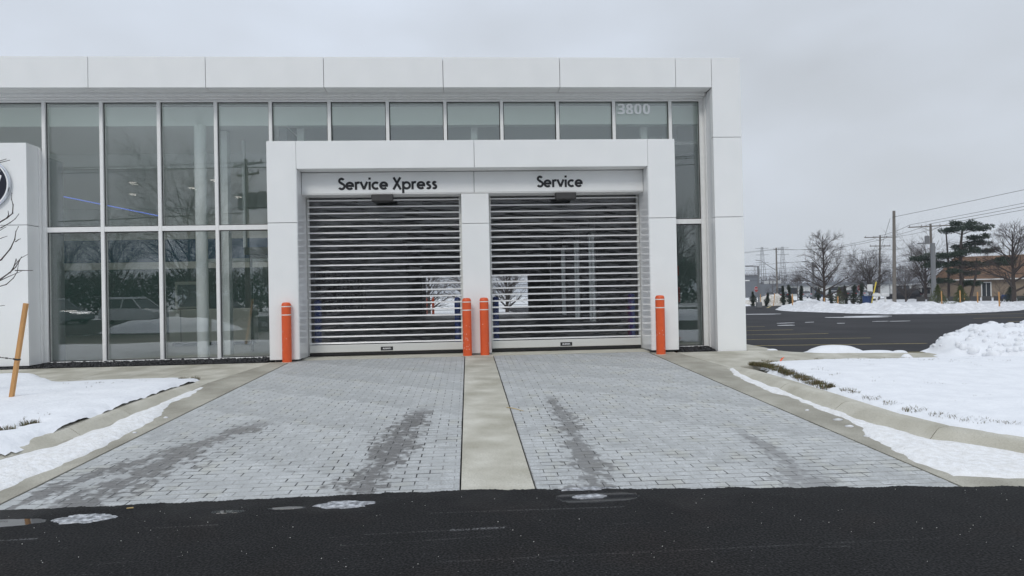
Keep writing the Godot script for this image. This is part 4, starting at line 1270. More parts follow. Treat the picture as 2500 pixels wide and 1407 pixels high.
	for x in [-1.62, 1.96]:
		var sb := part(B, "motion_sensor", Vector3(x - 0.205, 3.01, -0.46), Vector3(x + 0.205, 3.146, -0.30), M.dark_box, 0.012)
		part(sb, "sensor_lens", Vector3(x - 0.19, 3.0, -0.45), Vector3(x + 0.19, 3.009, -0.32), M.black_plastic)
	# wing wall with the round badge
	for p in [[0.03, 2.60], [2.61, 4.11]]:
		part(B, "wing_panel", Vector3(-16.0, p[0], -0.50), Vector3(-8.01, p[1], 0.0), wp, 0.004)
	part(B, "wing_trim", Vector3(-8.009, 0.02, -0.395), Vector3(-7.985, 4.08, -0.34), M.aluminium, 0.004)
	part(B, "wing_trim", Vector3(-8.0, 0.02, -0.52), Vector3(-7.975, 4.04, -0.396), M.aluminium, 0.004)
	var ax := Basis(Vector3.RIGHT, PI / 2)
	var bd := MB.new()
	bd.lathe(Vector3(-8.74, 3.35, 0.0), [Vector2(0.455, 0.001), Vector2(0.476, 0.012), Vector2(0.476, 0.055), Vector2(0.462, 0.068), Vector2(0.445, 0.060)], 64, ax)
	var badge := put(B, "round_badge", bd.mesh(), M.chrome)
	var f1 := MB.new()
	f1.lathe(Vector3(-8.74, 3.35, 0.0), [Vector2(0.447, 0.01), Vector2(0.447, 0.058), Vector2(0.0, 0.058)], 64, ax)
	put(badge, "badge_face", f1.mesh(), M.letter_white)
	var f2 := MB.new()
	f2.lathe(Vector3(-8.74, 3.35, 0.0), [Vector2(0.418, 0.0585), Vector2(0.418, 0.062), Vector2(0.0, 0.062)], 64, ax)
	put(badge, "badge_field", f2.mesh(), M.navy)
	var st := MB.new()
	for q in [[-0.30, 0.25, -0.02, 0.05], [0.30, 0.25, 0.02, 0.05], [-0.31, 0.16, -0.16, -0.30], [0.31, 0.16, 0.16, -0.30], [-0.15, -0.30, 0.0, -0.02], [0.15, -0.30, 0.0, -0.02]]:
		var a := Vector3(-8.74 + q[0], 3.35 + q[1], 0.066)
		var b := Vector3(-8.74 + q[2], 3.35 + q[3], 0.066)
		var dd := b - a
		st.box((a + b) * 0.5, Vector3(dd.length(), 0.058, 0.008), 0.0, Basis(Vector3(0, 0, 1), atan2(dd.y, dd.x)))
	put(badge, "badge_strokes", st.mesh(), M.letter_white)
	# shell: roof, floor, outer walls
	part(B, "floor", Vector3(-3.64, -0.25, -30), Vector3(5.25, -0.006, -0.80), M.floor_grey)
	part(B, "floor", Vector3(-16, -0.25, -30), Vector3(-3.641, -0.006, -0.80), M.floor_tile)
	part(B, "floor", Vector3(-16, -0.25, -0.79), Vector3(-3.72, -0.008, -0.40), M.floor_tile)
	part(B, "floor", Vector3(4.07, -0.25, -0.79), Vector3(5.25, -0.008, -0.40), M.floor_grey)
	part(B, "roof", Vector3(-16.2, 5.14, -30.4), Vector3(5.35, 5.6, -0.37), M.wall_offwhite)
	part(B, "outer_wall", Vector3(-16.3, -0.3, -30), Vector3(-16.05, 5.13, -0.6), M.wall_offwhite)
	# right side wall: solid near the corner, tall glazed slots farther in
	var slots := [[-13.4, -14.9], [-17.2, -18.7], [-21.6, -23.1]]
	var z0 := -0.62
	for s in slots:
		part(B, "outer_wall", Vector3(5.05, -0.3, s[0]), Vector3(5.25, 5.13, z0), M.wall_offwhite)
		part(B, "inner_lining", Vector3(5.02, 0.0, s[0]), Vector3(5.048, 4.2, z0), M.wall_dark)
		part(B, "wall_head", Vector3(5.05, 3.6, s[1]), Vector3(5.25, 5.13, s[0] - 0.001), M.wall_offwhite)
		var pb := MB.new()
		pb.span(Vector3(5.14, 0.0, s[1]), Vector3(5.15, 3.6, s[0]))
		put(B, "window_pane", pb.mesh(), M.window_glass)
		for zz in [s[0], s[1] + 0.12, (s[0] + s[1]) / 2]:
			part(B, "mullion", Vector3(4.98, 0.0, zz - 0.12), Vector3(5.135, 3.6, zz - 0.002), M.ceiling_white, 0.004)
		z0 = s[1]
	part(B, "outer_wall", Vector3(5.05, -0.3, -30), Vector3(5.25, 5.13, z0), M.wall_offwhite)
	part(B, "inner_lining", Vector3(5.02, 0.0, -28), Vector3(5.048, 4.2, z0), M.wall_dark)
	# back wall of the service lane with its open bay, back wall beyond
	part(B, "back_wall", Vector3(-3.6, -0.1, -28.3), Vector3(-2.75, 4.2, -28.0), M.wall_dark)
	part(B, "back_wall", Vector3(3.62, -0.1, -28.3), Vector3(5.0, 4.2, -28.0), M.wall_dark)
	part(B, "back_wall", Vector3(-2.74, 2.32, -28.3), Vector3(3.61, 4.2, -28.0), M.wall_dark)
	part(B, "bay_post", Vector3(-2.74, 0.0, -28.28), Vector3(-2.5, 2.31, -28.02), M.trim_white)
	for k in 9:
		part(B, "bay_slat", Vector3(-2.49, 0.25 + k * 0.24, -28.16), Vector3(3.6, 0.275 + k * 0.24, -28.13), M.rail_metal)
	part(B, "lane_ceiling", Vector3(-3.55, 4.2, -28.3), Vector3(5.04, 4.26, -0.90), M.deck_dark)
	for k in 22:
		part(B, "deck_rib", Vector3(-3.5, 4.16, -1.9 - k * 1.2), Vector3(5.0, 4.199, -1.84 - k * 1.2), M.wall_dark)
	# partition between lane and showroom with a gridded window
	part(B, "partition", Vector3(-3.72, 0.0, -3.2), Vector3(-3.56, 4.6, -0.90), M.wall_dark)
	part(B, "partition", Vector3(-3.72, 0.0, -11.0), Vector3(-3.56, 0.75, -3.201), M.wall_dark)
	part(B, "partition", Vector3(-3.72, 1.85, -11.0), Vector3(-3.56, 4.6, -3.201), M.wall_dark)
	part(B, "partition", Vector3(-3.72, 0.0, -30.0), Vector3(-3.56, 4.6, -11.001), M.wall_dark)
	for k in 12:
		part(B, "grid_bar", Vector3(-3.68, 0.751, -3.32 - k * 0.68), Vector3(-3.60, 1.849, -3.21 - k * 0.68), M.gasket_and_shadow_gap)
	for k in 3:
		part(B, "grid_bar", Vector3(-3.67, 0.99 + 0.27 * k, -10.99), Vector3(-3.61, 1.03 + 0.27 * k, -3.33), M.gasket_and_shadow_gap)
	# showroom
	part(B, "bulkhead", Vector3(-15.9, 4.74, -1.55), Vector3(5.0, 5.13, -1.35), M.ceiling_white)
	for s in [[-15.8, -5.6], [-5.4, 4.9]]:  # unseen lamps, added to brighten the bulkhead behind the upper glass
		part(B, "added_cove_light", Vector3(s[0], 5.095, -0.74), Vector3(s[1], 5.125, -0.68), M.added_cove_tube)
		var cl := AreaLight3D.new()
		cl.name = "added_cove_lamp"
		cl.area_size = Vector2(s[1] - s[0], 0.06)
		cl.light_energy = 0.5
		cl.light_color = Color(0.88, 1.0, 0.95)
		cl.shadow_enabled = true
		cl.position = Vector3((s[0] + s[1]) * 0.5, 5.085, -0.71)
		cl.rotation.x = -PI / 2 + 0.35
		B.add_child(cl, true)
	part(B, "showroom_ceiling", Vector3(-15.9, 4.76, -4.2), Vector3(-3.73, 4.80, -1.551), M.ceiling_white)
	part(B, "bulkhead", Vector3(-15.9, 4.42, -4.4), Vector3(-3.74, 5.13, -4.201), M.ceiling_white)
	part(B, "showroom_ceiling", Vector3(-15.9, 4.46, -12.4), Vector3(-3.74, 4.5, -4.401), M.wall_pale)
	part(B, "lane_bulkhead", Vector3(-3.7, 4.27, -3.0), Vector3(5.0, 5.13, -2.8), M.wall_pale)
	part(B, "showroom_back_wall", Vector3(-16, 3.35, -12.3), Vector3(-3.73, 4.45, -12.0), M.wall_pale)
	part(B, "showroom_back_wall", Vector3(-16, 2.55, -12.3), Vector3(-3.73, 3.349, -11.98), M.wall_blue)
	part(B, "showroom_back_wall", Vector3(-16, 2.3, -12.3), Vector3(-3.73, 2.549, -12.0), M.wall_pale)
	part(B, "showroom_back_wall", Vector3(-16, 0.0, -12.3), Vector3(-3.73, 2.299, -11.97), M.wall_black)
	var led := MB.new()
	led.tube([Vector3(-10.6, 3.96, -5.3), Vector3(-7.9, 3.36, -5.3)], [0.012, 0.012], 6)
	put(B, "light_strip", led.mesh(), M.led_blue)
	for q in [[-9.2, -6.5], [-8.0, -7.5], [-6.9, -6.2], [-10.2, -8.6], [-7.3, -9.4], [-5.6, -7.2], [-11.8, -6.8], [-4.7, -9.0]]:
		var dl := MB.new()
		dl.lathe(Vector3(q[0], 4.45, q[1]), [Vector2(0.0, 0.0), Vector2(0.09, 0.0), Vector2(0.10, 0.012)], 16)
		put(B, "ceiling_light", dl.mesh(), M.downlight_lens)
		var la := AreaLight3D.new()
		la.name = "ceiling_lamp"
		la.area_size = Vector2(0.18, 0.18)
		la.light_energy = 1.1
		la.light_color = Color(1.0, 0.98, 0.94)
		la.shadow_enabled = true
		la.position = Vector3(q[0], 4.43, q[1])
		la.rotation.x = -PI / 2
		B.add_child(la, true)
	var co := MB.new()
	co.lathe(Vector3(-5.42, 0, -1.35), [Vector2(0.115, 0.0), Vector2(0.115, 4.75)], 28)
	put(B, "round_column", co.mesh(), M.ceiling_white)
	part(B, "box_column", Vector3(-5.2, 0.0, -1.95), Vector3(-5.02, 4.74, -1.75), M.wall_pale)
	for x in [-3.46, 0.2, 3.89]:
		part(B, "box_column", Vector3(x - 0.07, 4.27, -1.75), Vector3(x + 0.07, 4.74, -1.6), M.ceiling_white)
	part(B, "dark_screen", Vector3(-8.1, 0.0, -1.05), Vector3(-7.96, 3.95, -0.60), M.wall_dark)
	# reception desk and panel, vestibule doors
	var dk := part(B, "reception_desk", Vector3(-7.65, 0.08, -5.6), Vector3(-5.6, 0.93, -5.0), M.desk_pale, 0.01)
	part(dk, "desk_plinth", Vector3(-7.6, 0.0, -5.55), Vector3(-5.65, 0.079, -5.06), M.wall_black)
	part(dk, "desk_seam", Vector3(-7.36, 0.1, -4.999), Vector3(-7.345, 0.92, -4.995), M.wall_dark)
	part(B, "display_panel", Vector3(-7.75, 0.95, -5.75), Vector3(-7.08, 1.66, -5.62), M.desk_pale, 0.01)
	part(B, "display_panel", Vector3(-7.68, 1.0, -5.618), Vector3(-7.2, 1.58, -5.61), M.wall_dark)
	part(B, "desk_canopy", Vector3(-7.2, 2.2, -6.6), Vector3(-4.8, 2.28, -6.0), M.ceiling_white)
	for q in [-4.62, -4.12]:
		var v := part(B, "vestibule_door", Vector3(q - 0.22, 0.0, -2.6), Vector3(q - 0.18, 2.15, -2.54), M.dark_box)
		part(v, "stile", Vector3(q + 0.18, 0.0, -2.6), Vector3(q + 0.22, 2.15, -2.54), M.dark_box)
		part(v, "head", Vector3(q - 0.18, 2.07, -2.6), Vector3(q + 0.18, 2.15, -2.54), M.dark_box)
		var pb := MB.new()
		pb.span(Vector3(q - 0.18, 0.1, -2.575), Vector3(q + 0.18, 2.07, -2.565))
		put(v, "pane", pb.mesh(), M.window_glass)
	part(B, "vestibule_head", Vector3(-4.95, 2.16, -2.65), Vector3(-3.75, 2.32, -2.5), M.dark_box)
	for x in [-4.93, -4.36]:
		part(B, "vestibule_post", Vector3(x - 0.03, 2.32, -2.6), Vector3(x + 0.03, 4.7, -2.5), M.ceiling_white)
	part(B, "fire_extinguisher_case", Vector3(4.62, 0.9, -2.12), Vector3(4.74, 1.25, -2.0), M.lamp_red)
	part(B, "fire_extinguisher_case", Vector3(4.62, 1.5, -2.12), Vector3(4.72, 1.72, -2.0), M.lamp_red)
	part(B, "corner_post", Vector3(4.2, 0.0, -2.4), Vector3(4.36, 4.7, -2.3), M.ceiling_white)
	part(B, "corner_post", Vector3(4.48, 2.3, -2.4), Vector3(4.6, 4.7, -2.3), M.ceiling_white)

func pebbles() -> void:
	var beds := [[-9.5, -3.72, -0.39, 0.10, "strip of black river pebbles under the tall windows"], [4.07, 4.80, -0.39, 0.12, "small bed of black river pebbles beside the corner pillar"]]
	for b in beds:
		struct("pebble_bed", slab(PackedVector2Array([Vector2(b[0], b[2]), Vector2(b[1], b[2]), Vector2(b[1], b[3]), Vector2(b[0], b[3])]), func(_x, z): return lerpf(0.02, -0.03, (z + 0.39) / 0.5), 0.15), M.joint_black, "dark bedding under the black pebbles")
		var mb := MB.new()
		var n := int((b[1] - b[0]) * (b[3] - b[2]) * 900)
		for k in n:
			var x := rng.randf_range(b[0] + 0.03, b[1] - 0.03)
			var z := rng.randf_range(b[2] + 0.02, b[3] - 0.01)
			if x < -7.96 and z < 0.03:
				z = rng.randf_range(0.04, b[3])
			var s := rng.randf_range(0.018, 0.036)
			chunk(mb, Vector3(x, lerpf(0.03, -0.02, (z + 0.39) / 0.5) + rng.randf_range(0.0, 0.022), z), Vector3(s * rng.randf_range(0.8, 1.5), s * 0.6, s), rng.randf() * 9.0)
		var o := put(self, "pebbles", mb.mesh(), M.black_pebble)
		tag(o, b[4], "pebbles")
		o.set_meta("kind", "stuff")

func bollards() -> void:
	var spots := [[-3.37, 0.09, "orange bollard with two white bands before the left portal leg"], [-0.03, -0.16, "scuffed orange bollard before the middle pier on the Service Xpress side"], [0.305, -0.20, "orange bollard before the middle pier on the Service side"], [3.60, 0.36, "orange bollard with two white bands before the right portal leg"]]
	for s in spots:
		var y := gy(s[1]) + (0.004 if absf(s[0]) < 1.0 else 0.0)
		var b := thing("bollard", s[2], "bollard", Vector3(s[0], y, s[1]), 0.0, "orange bollards before the service doors")
		var mb := MB.new()
		var h := 1.115
		mb.lathe(Vector3.ZERO, [Vector2(0.0862, 0.0), Vector2(0.0862, h - 0.06), Vector2(0.0842, h - 0.04), Vector2(0.078, h - 0.02), Vector2(0.066, h - 0.006), Vector2(0.045, h), Vector2(0.0, h + 0.003)], 32)
		put(b, "sleeve", mb.mesh(), M.bollard_orange)
		for yy in [0.875, 1.03]:
			var t := MB.new()
			t.lathe(Vector3.ZERO, [Vector2(0.0864, yy), Vector2(0.0876, yy + 0.001), Vector2(0.0876, yy + 0.017), Vector2(0.0864, yy + 0.018)], 32)
			put(b, "white_band", t.mesh(), M.tape_white)
		var c := MB.new()
		c.lathe(Vector3.ZERO, [Vector2(0.104, -0.002), Vector2(0.104, 0.006), Vector2(0.0863, 0.009)], 32)
		put(b, "base_collar", c.mesh(), M.concrete_pale)
		if true:
			var sc := MB.new()
			for k in (26 if s[0] < 0.0 and s[0] > -1.0 else 5):
				var a := rng.randf_range(0.2, 2.9)
				var yy := rng.randf_range(0.12, 0.62)
				sc.box(Vector3(cos(a) * 0.0866, yy, sin(a) * 0.0866), Vector3(rng.randf_range(0.004, 0.009), rng.randf_range(0.004, 0.02), 0.0012), 0.0, Basis(Vector3.UP, PI / 2 - a))
			put(b, "scuff_marks", sc.mesh(), M.tape_white)
# ---------------------------------------------------------------- trees
func grow(tr: MB, tw: MB, p: Vector3, d: Vector3, length: float, rad: float, depth: int, spread: float, upw: float, kids: int) -> void:
	var pts := [p]
	var rs := [rad]
	var q := p
	var dir := d
	var seg := 4 if depth > 1 else 3
	var spots := []
	for i in seg:
		dir = (dir + Vector3(rng.randf_range(-1, 1), rng.randf_range(-0.6, 0.8) + upw, rng.randf_range(-1, 1)) * 0.14).normalized()
		q += dir * length / seg
		pts.append(q)
		rs.append(lerpf(rad, rad * 0.45, float(i + 1) / seg))
		spots.append([q, dir, rs[-1]])
	(tr if depth > 2 else tw).tube(pts, rs, 6 if depth > 2 else (4 if depth == 2 else 3), false)
	if depth == 0:
		return
	for k in kids:
		var t := rng.randf_range(0.3, 1.0)
		var s: Array = spots[mini(int(t * seg), seg - 1)]
		var sd: Vector3 = s[1]
		var side := sd.cross(Vector3(rng.randf_range(-1, 1), rng.randf_range(-1, 1), rng.randf_range(-1, 1))).normalized()
		var nd := (sd + side * spread * rng.randf_range(0.6, 1.3)).normalized()
		var base: Vector3 = (pts[maxi(int(t * seg) - 1, 0)] as Vector3).lerp(s[0], rng.randf())
		grow(tr, tw, base, nd, length * rng.randf_range(0.5, 0.78), maxf(s[2] * 0.66, 0.009 if length > 0.5 else 0.005), depth - 1, spread, upw, kids)

func bare_tree(nm: String, label: String, base: Vector3, h: float, trunk_r: float, clear: float, limbs: int, spread: float, depth: int, kids: int, sd: int, mt: Material, group := "", pyramid := true) -> Node3D:
	rng.seed = sd
	var t := thing(nm, label, "tree", base, 0.0, group)
	var tr := MB.new()
	var tw := MB.new()
	var pts := []
	var rs := []
	var n := 9
	for i in n + 1:
		var f := float(i) / n
		pts.append(Vector3(rng.randf_range(-1, 1) * 0.012 * h * f, h * 0.94 * f, rng.randf_range(-1, 1) * 0.012 * h * f))
		rs.append(trunk_r * (1.15 if i == 0 else 1.0) * (1.0 - 0.9 * f) + 0.008)
	tr.tube(pts, rs, 8, true)
	for k in limbs:
		var f := clear + (0.93 - clear) * (k + rng.randf()) / limbs
		var i := mini(int(f * n), n - 1)
		var p: Vector3 = (pts[i] as Vector3).lerp(pts[i + 1], f * n - i)
		var a := k * 2.4 + rng.randf_range(-0.5, 0.5)
		var g := (f - clear) / (1.0 - clear)
		var up := lerpf(0.35, 1.5, g) if pyramid else rng.randf_range(0.5, 1.4)
		var d := Vector3(cos(a), up, sin(a)).normalized()
		var l := h * (0.36 * (1.0 - g) + 0.13) * spread if pyramid else h * 0.42 * spread * rng.randf_range(0.7, 1.1)
		grow(tr, tw, p, d, l, lerpf(rs[i], rs[i + 1], 0.5) * 0.5 + 0.006, depth, 0.75, 0.12, kids)
	put(t, "trunk", tr.mesh(), mt)
	put(t, "crown", tw.mesh(), M.twig)
	return t

func needles(mb: MB, c: Vector3, r: Vector3, n: int, s: float) -> void:
	for k in n:
		var d := Vector3(rng.randfn(), rng.randfn(), rng.randfn()).normalized()
		var p := c + Vector3(d.x * r.x, d.y * r.y, d.z * r.z) * pow(rng.randf(), 0.45)
		var o := (d + Vector3(rng.randf_range(-1, 1), rng.randf_range(-0.3, 1), rng.randf_range(-1, 1)) * 0.8).normalized()
		var w := o.cross(Vector3(rng.randf_range(-1, 1), rng.randf_range(-1, 1), rng.randf_range(-1, 1))).normalized()
		mb.leaf(p, o * s * rng.randf_range(0.7, 1.5), w * s * 0.28)

func conifer(nm: String, label: String, base: Vector3, h: float, r: float, mt: Material, sd: int, col := false, group := "", lean := 0.0) -> void:
	rng.seed = sd
	var t := thing(nm, label, "conifer", base, 0.0, group)
	var tr := MB.new()
	tr.tube([Vector3.ZERO, Vector3(lean * 0.5, h * 0.5, 0), Vector3(lean, h * 0.95, 0)], [0.06, 0.04, 0.012], 6)
	put(t, "trunk", tr.mesh(), M.bark)
	var mb := MB.new()
	var lv := int(h * 6) + 5
	for i in lv:
		var f := (i + 0.5) / lv
		var rr := r * (1.0 - f) if not col else r * (0.55 + 0.45 * sin(f * 9.0 + sd)) * pow(1.0 - f, 0.45)
		rr = maxf(rr, 0.05)
		for k in 7:
			var a := k * TAU / 7 + i * 0.9 + rng.randf()
			var q := rr * rng.randf_range(0.45, 0.95)
			needles(mb, Vector3(cos(a) * q + lean * f, h * (0.04 + 0.94 * f) - q * 0.1, sin(a) * q), Vector3(rr * 0.45 + 0.03, 0.10 + h * 0.03, rr * 0.45 + 0.03), 14, 0.12)
	put(t, "crown", mb.mesh(), mt)

# ---------------------------------------------------------------- street things
func wire(label: String, a: Vector3, b: Vector3, sag: float, r := 0.024) -> void:
	var pts := []
	var rs := []
	for i in 13:
		var t := i / 12.0
		pts.append(a.lerp(b, t) - Vector3(0, sag * 4.0 * t * (1.0 - t), 0))
		rs.append(r)
	var mb := MB.new()
	mb.tube(pts, rs, 4, false)
	tag(put(self, "overhead_wire", mb.mesh(), M.wire_black), label, "wire", "overhead wires along the street")

func utility_pole(label: String, base: Vector3, h: float, r: float, arms: Array, turn: float, extra := "", tilt := 0.0) -> Node3D:
	var t := thing("utility_pole", label, "utility pole", base, turn)
	t.rotation.z = tilt
	var mb := MB.new()
	mb.tube([Vector3(0, -0.3, 0), Vector3(0, h * 0.5, 0), Vector3(0, h, 0)], [r, r * 0.85, r * 0.7], 10)
	put(t, "pole", mb.mesh(), M.pole_wood)
	for a in arms:
		var c := MB.new()
		c.box(Vector3(0, h - a[0], r * 0.9), Vector3(a[1], 0.13, 0.11), 0.01)
		for s in [-1.0, 1.0]:
			c.tube([Vector3(s * a[1] * 0.24, h - a[0], r), Vector3(0, h - a[0] - 0.6, r * 0.8)], [0.025, 0.025], 4)
		var o := put(t, "crossarm", c.mesh(), M.pole_wood)
		for s in [-0.46, -0.2, 0.2, 0.46]:
			var i := MB.new()
			i.lathe(Vector3(a[1] * s, h - a[0] + 0.06, r * 0.9), [Vector2(0.03, 0.0), Vector2(0.06, 0.05), Vector2(0.04, 0.1), Vector2(0.05, 0.16), Vector2(0.0, 0.2)], 8)
			put(o, "insulator", i.mesh(), M.pole_steel)
	if extra == "transformer":
		var c := MB.new()
		c.lathe(Vector3(-0.45, h - 2.6, 0), [Vector2(0.0, 0.0), Vector2(0.27, 0.0), Vector2(0.28, 0.05), Vector2(0.28, 1.0), Vector2(0.2, 1.1), Vector2(0.0, 1.12)], 16)
		put(t, "transformer", c.mesh(), M.pole_steel)
	return t

func light_pole(label: String, base: Vector3, h: float, arm: Vector3, r := 0.09, grp := "") -> void:
	var t := thing("street_lamp", label, "street lamp", base, 0.0, grp)
	var mb := MB.new()
	mb.box(Vector3(0, h / 2, 0), Vector3(r * 2, h, r * 2), 0.02)
	mb.box(Vector3(0, 0.3, 0), Vector3(0.5, 0.6, 0.5), 0.04)
	put(t, "pole", mb.mesh(), M.pole_steel)
	var c := MB.new()
	c.tube([Vector3(0, h - 0.1, 0), Vector3(0, h, 0) + arm], [0.05, 0.04], 6)
	c.box(Vector3(0, h, 0) + arm * 1.15, Vector3(0.7, 0.12, 0.3), 0.03)
	put(t, "lamp_head", c.mesh(), M.pole_steel)

func stop_sign(label: String, base: Vector3, h: float, turn: float) -> void:
	var t := thing("stop_sign", label, "stop sign", base, turn)
	var p := MB.new()
	p.box(Vector3(0, h * 0.5, 0), Vector3(0.07, h, 0.05))
	put(t, "post", p.mesh(), M.pole_steel)
	for q in [[0.50, 0.030, 0.040, M.trim_white], [0.46, 0.041, 0.046, M.sign_red]]:
		var o := PackedVector2Array()
		for k in 8:
			var a := PI / 8 + k * PI / 4
			o.append(Vector2(cos(a) * q[0], h + sin(a) * q[0]))
		var m := MB.new()
		m.prism(o, q[1], q[2])
		put(t, "plate", m.mesh(), q[3])
	text_part(t, "lettering", "STOP", -0.30, 0.30, h - 0.13, 0.26, 0.05, M.trim_white, 0.004)

func stake(label: String, base: Vector3, h: float, tilt: Vector2, r := 0.035, grp := "wooden stakes in the snow") -> void:
	var t := Basis(Vector3(0, 0, 1), tilt.x) * Basis(Vector3(1, 0, 0), tilt.y)
	var mb := MB.new()
	mb.box(Vector3(0, h * 0.5 - 0.1, 0), Vector3(r * 2, h + 0.2, r * 2), 0.006)
	var o := put(self, "wooden_stake", mb.mesh(), M.stake_wood, base, t)
	tag(o, label, "stake", grp)

func car(label: String, cat: String, base: Vector3, turn: float, paint: Material, suv: bool, group := "", snowy := false) -> void:
	var t := thing("parked_car", label, cat, base, turn, group)
	var L := 4.6
	var W := 1.85
	var H := 1.68 if suv else 1.45
	# side outline, x along the car (front at +x)
	var side := PackedVector2Array([Vector2(-2.28, 0.35), Vector2(-2.30, 0.75), Vector2(-2.22, 0.98), Vector2(-1.0, 1.02), Vector2(0.9, 1.0), Vector2(2.0, 0.86), Vector2(2.28, 0.7), Vector2(2.30, 0.38), Vector2(1.9, 0.24), Vector2(-1.9, 0.24)])
	var body := MB.new()
	body.prism(side, -W / 2 + 0.06, W / 2 - 0.06)
	var sk := PackedVector2Array()
	for p in side:
		sk.append(Vector2(p.x * 0.985, lerpf(p.y, 0.6, 0.08)))
	body.prism(sk, -W / 2, W / 2)
	put(t, "body", body.mesh(), paint)
	var b0 := -2.15 if suv else -1.75
	var bt := -1.85 if suv else -1.05
	var cab := MB.new()
	var lo := [Vector3(b0, 0.98, -0.84), Vector3(1.15, 0.98, -0.84), Vector3(1.15, 0.98, 0.84), Vector3(b0, 0.98, 0.84)]
	var hi := [Vector3(bt, H - 0.06, -0.62), Vector3(0.30, H - 0.06, -0.62), Vector3(0.30, H - 0.06, 0.62), Vector3(bt, H - 0.06, 0.62)]
	for k in 4:
		cab.qo(lo[k], lo[(k + 1) % 4], hi[(k + 1) % 4], hi[k], Vector3(-0.5, 1.2, 0))
	put(t, "glasshouse", cab.mesh(), M.pane_dark)
	var rf := MB.new()
	rf.box(Vector3((bt + 0.30) / 2, H - 0.03, 0), Vector3(0.34 - bt, 0.07, 1.28), 0.03)
	for q in [[b0, bt], [1.15, 0.30], [-0.5, -0.5]]:
		for s in [-1.0, 1.0]:
			rf.tube([Vector3(q[0], 0.97, s * 0.85), Vector3(q[1], H - 0.05, s * 0.63)], [0.045, 0.04], 5)
	put(t, "roof", rf.mesh(), paint)
	if snowy:
		var sn := MB.new()
		sn.box(Vector3((bt + 0.30) / 2, H + 0.04, 0), Vector3(0.2 - bt, 0.08, 1.15), 0.03)
		put(t, "roof_snow", sn.mesh(), M.snow)
	var ax := Basis(Vector3.RIGHT, PI / 2)
	for x in [-1.38, 1.42]:
		for s in [-1.0, 1.0]:
			var w := MB.new()
			w.lathe(Vector3(x, 0.34, s * 0.80), [Vector2(0.20, -0.125), Vector2(0.31, -0.12), Vector2(0.34, -0.08), Vector2(0.34, 0.08), Vector2(0.31, 0.12), Vector2(0.20, 0.125)], 20, ax)
			var wo := put(t, "wheel", w.mesh(), M.tyre)
			var rm := MB.new()
			rm.lathe(Vector3(x, 0.34, s * 0.80), [Vector2(0.0, -0.11), Vector2(0.20, -0.115), Vector2(0.20, 0.115), Vector2(0.0, 0.11)], 16, ax)
			put(wo, "rim", rm.mesh(), M.rim_metal)
	for s in [-1.0, 1.0]:
		var l := MB.new()
		l.box(Vector3(-2.27, 0.86, s * 0.72), Vector3(0.06, 0.14, 0.36), 0.02)
		put(t, "tail_light", l.mesh(), M.lamp_red)
		var hl := MB.new()
		hl.box(Vector3(2.18, 0.72, s * 0.68), Vector3(0.2, 0.12, 0.34), 0.03)
		put(t, "headlight", hl.mesh(), M.trim_white)
	var pl := MB.new()
	pl.box(Vector3(-2.31, 0.62, 0), Vector3(0.02, 0.14, 0.34))
	put(t, "plate", pl.mesh(), M.trim_white)

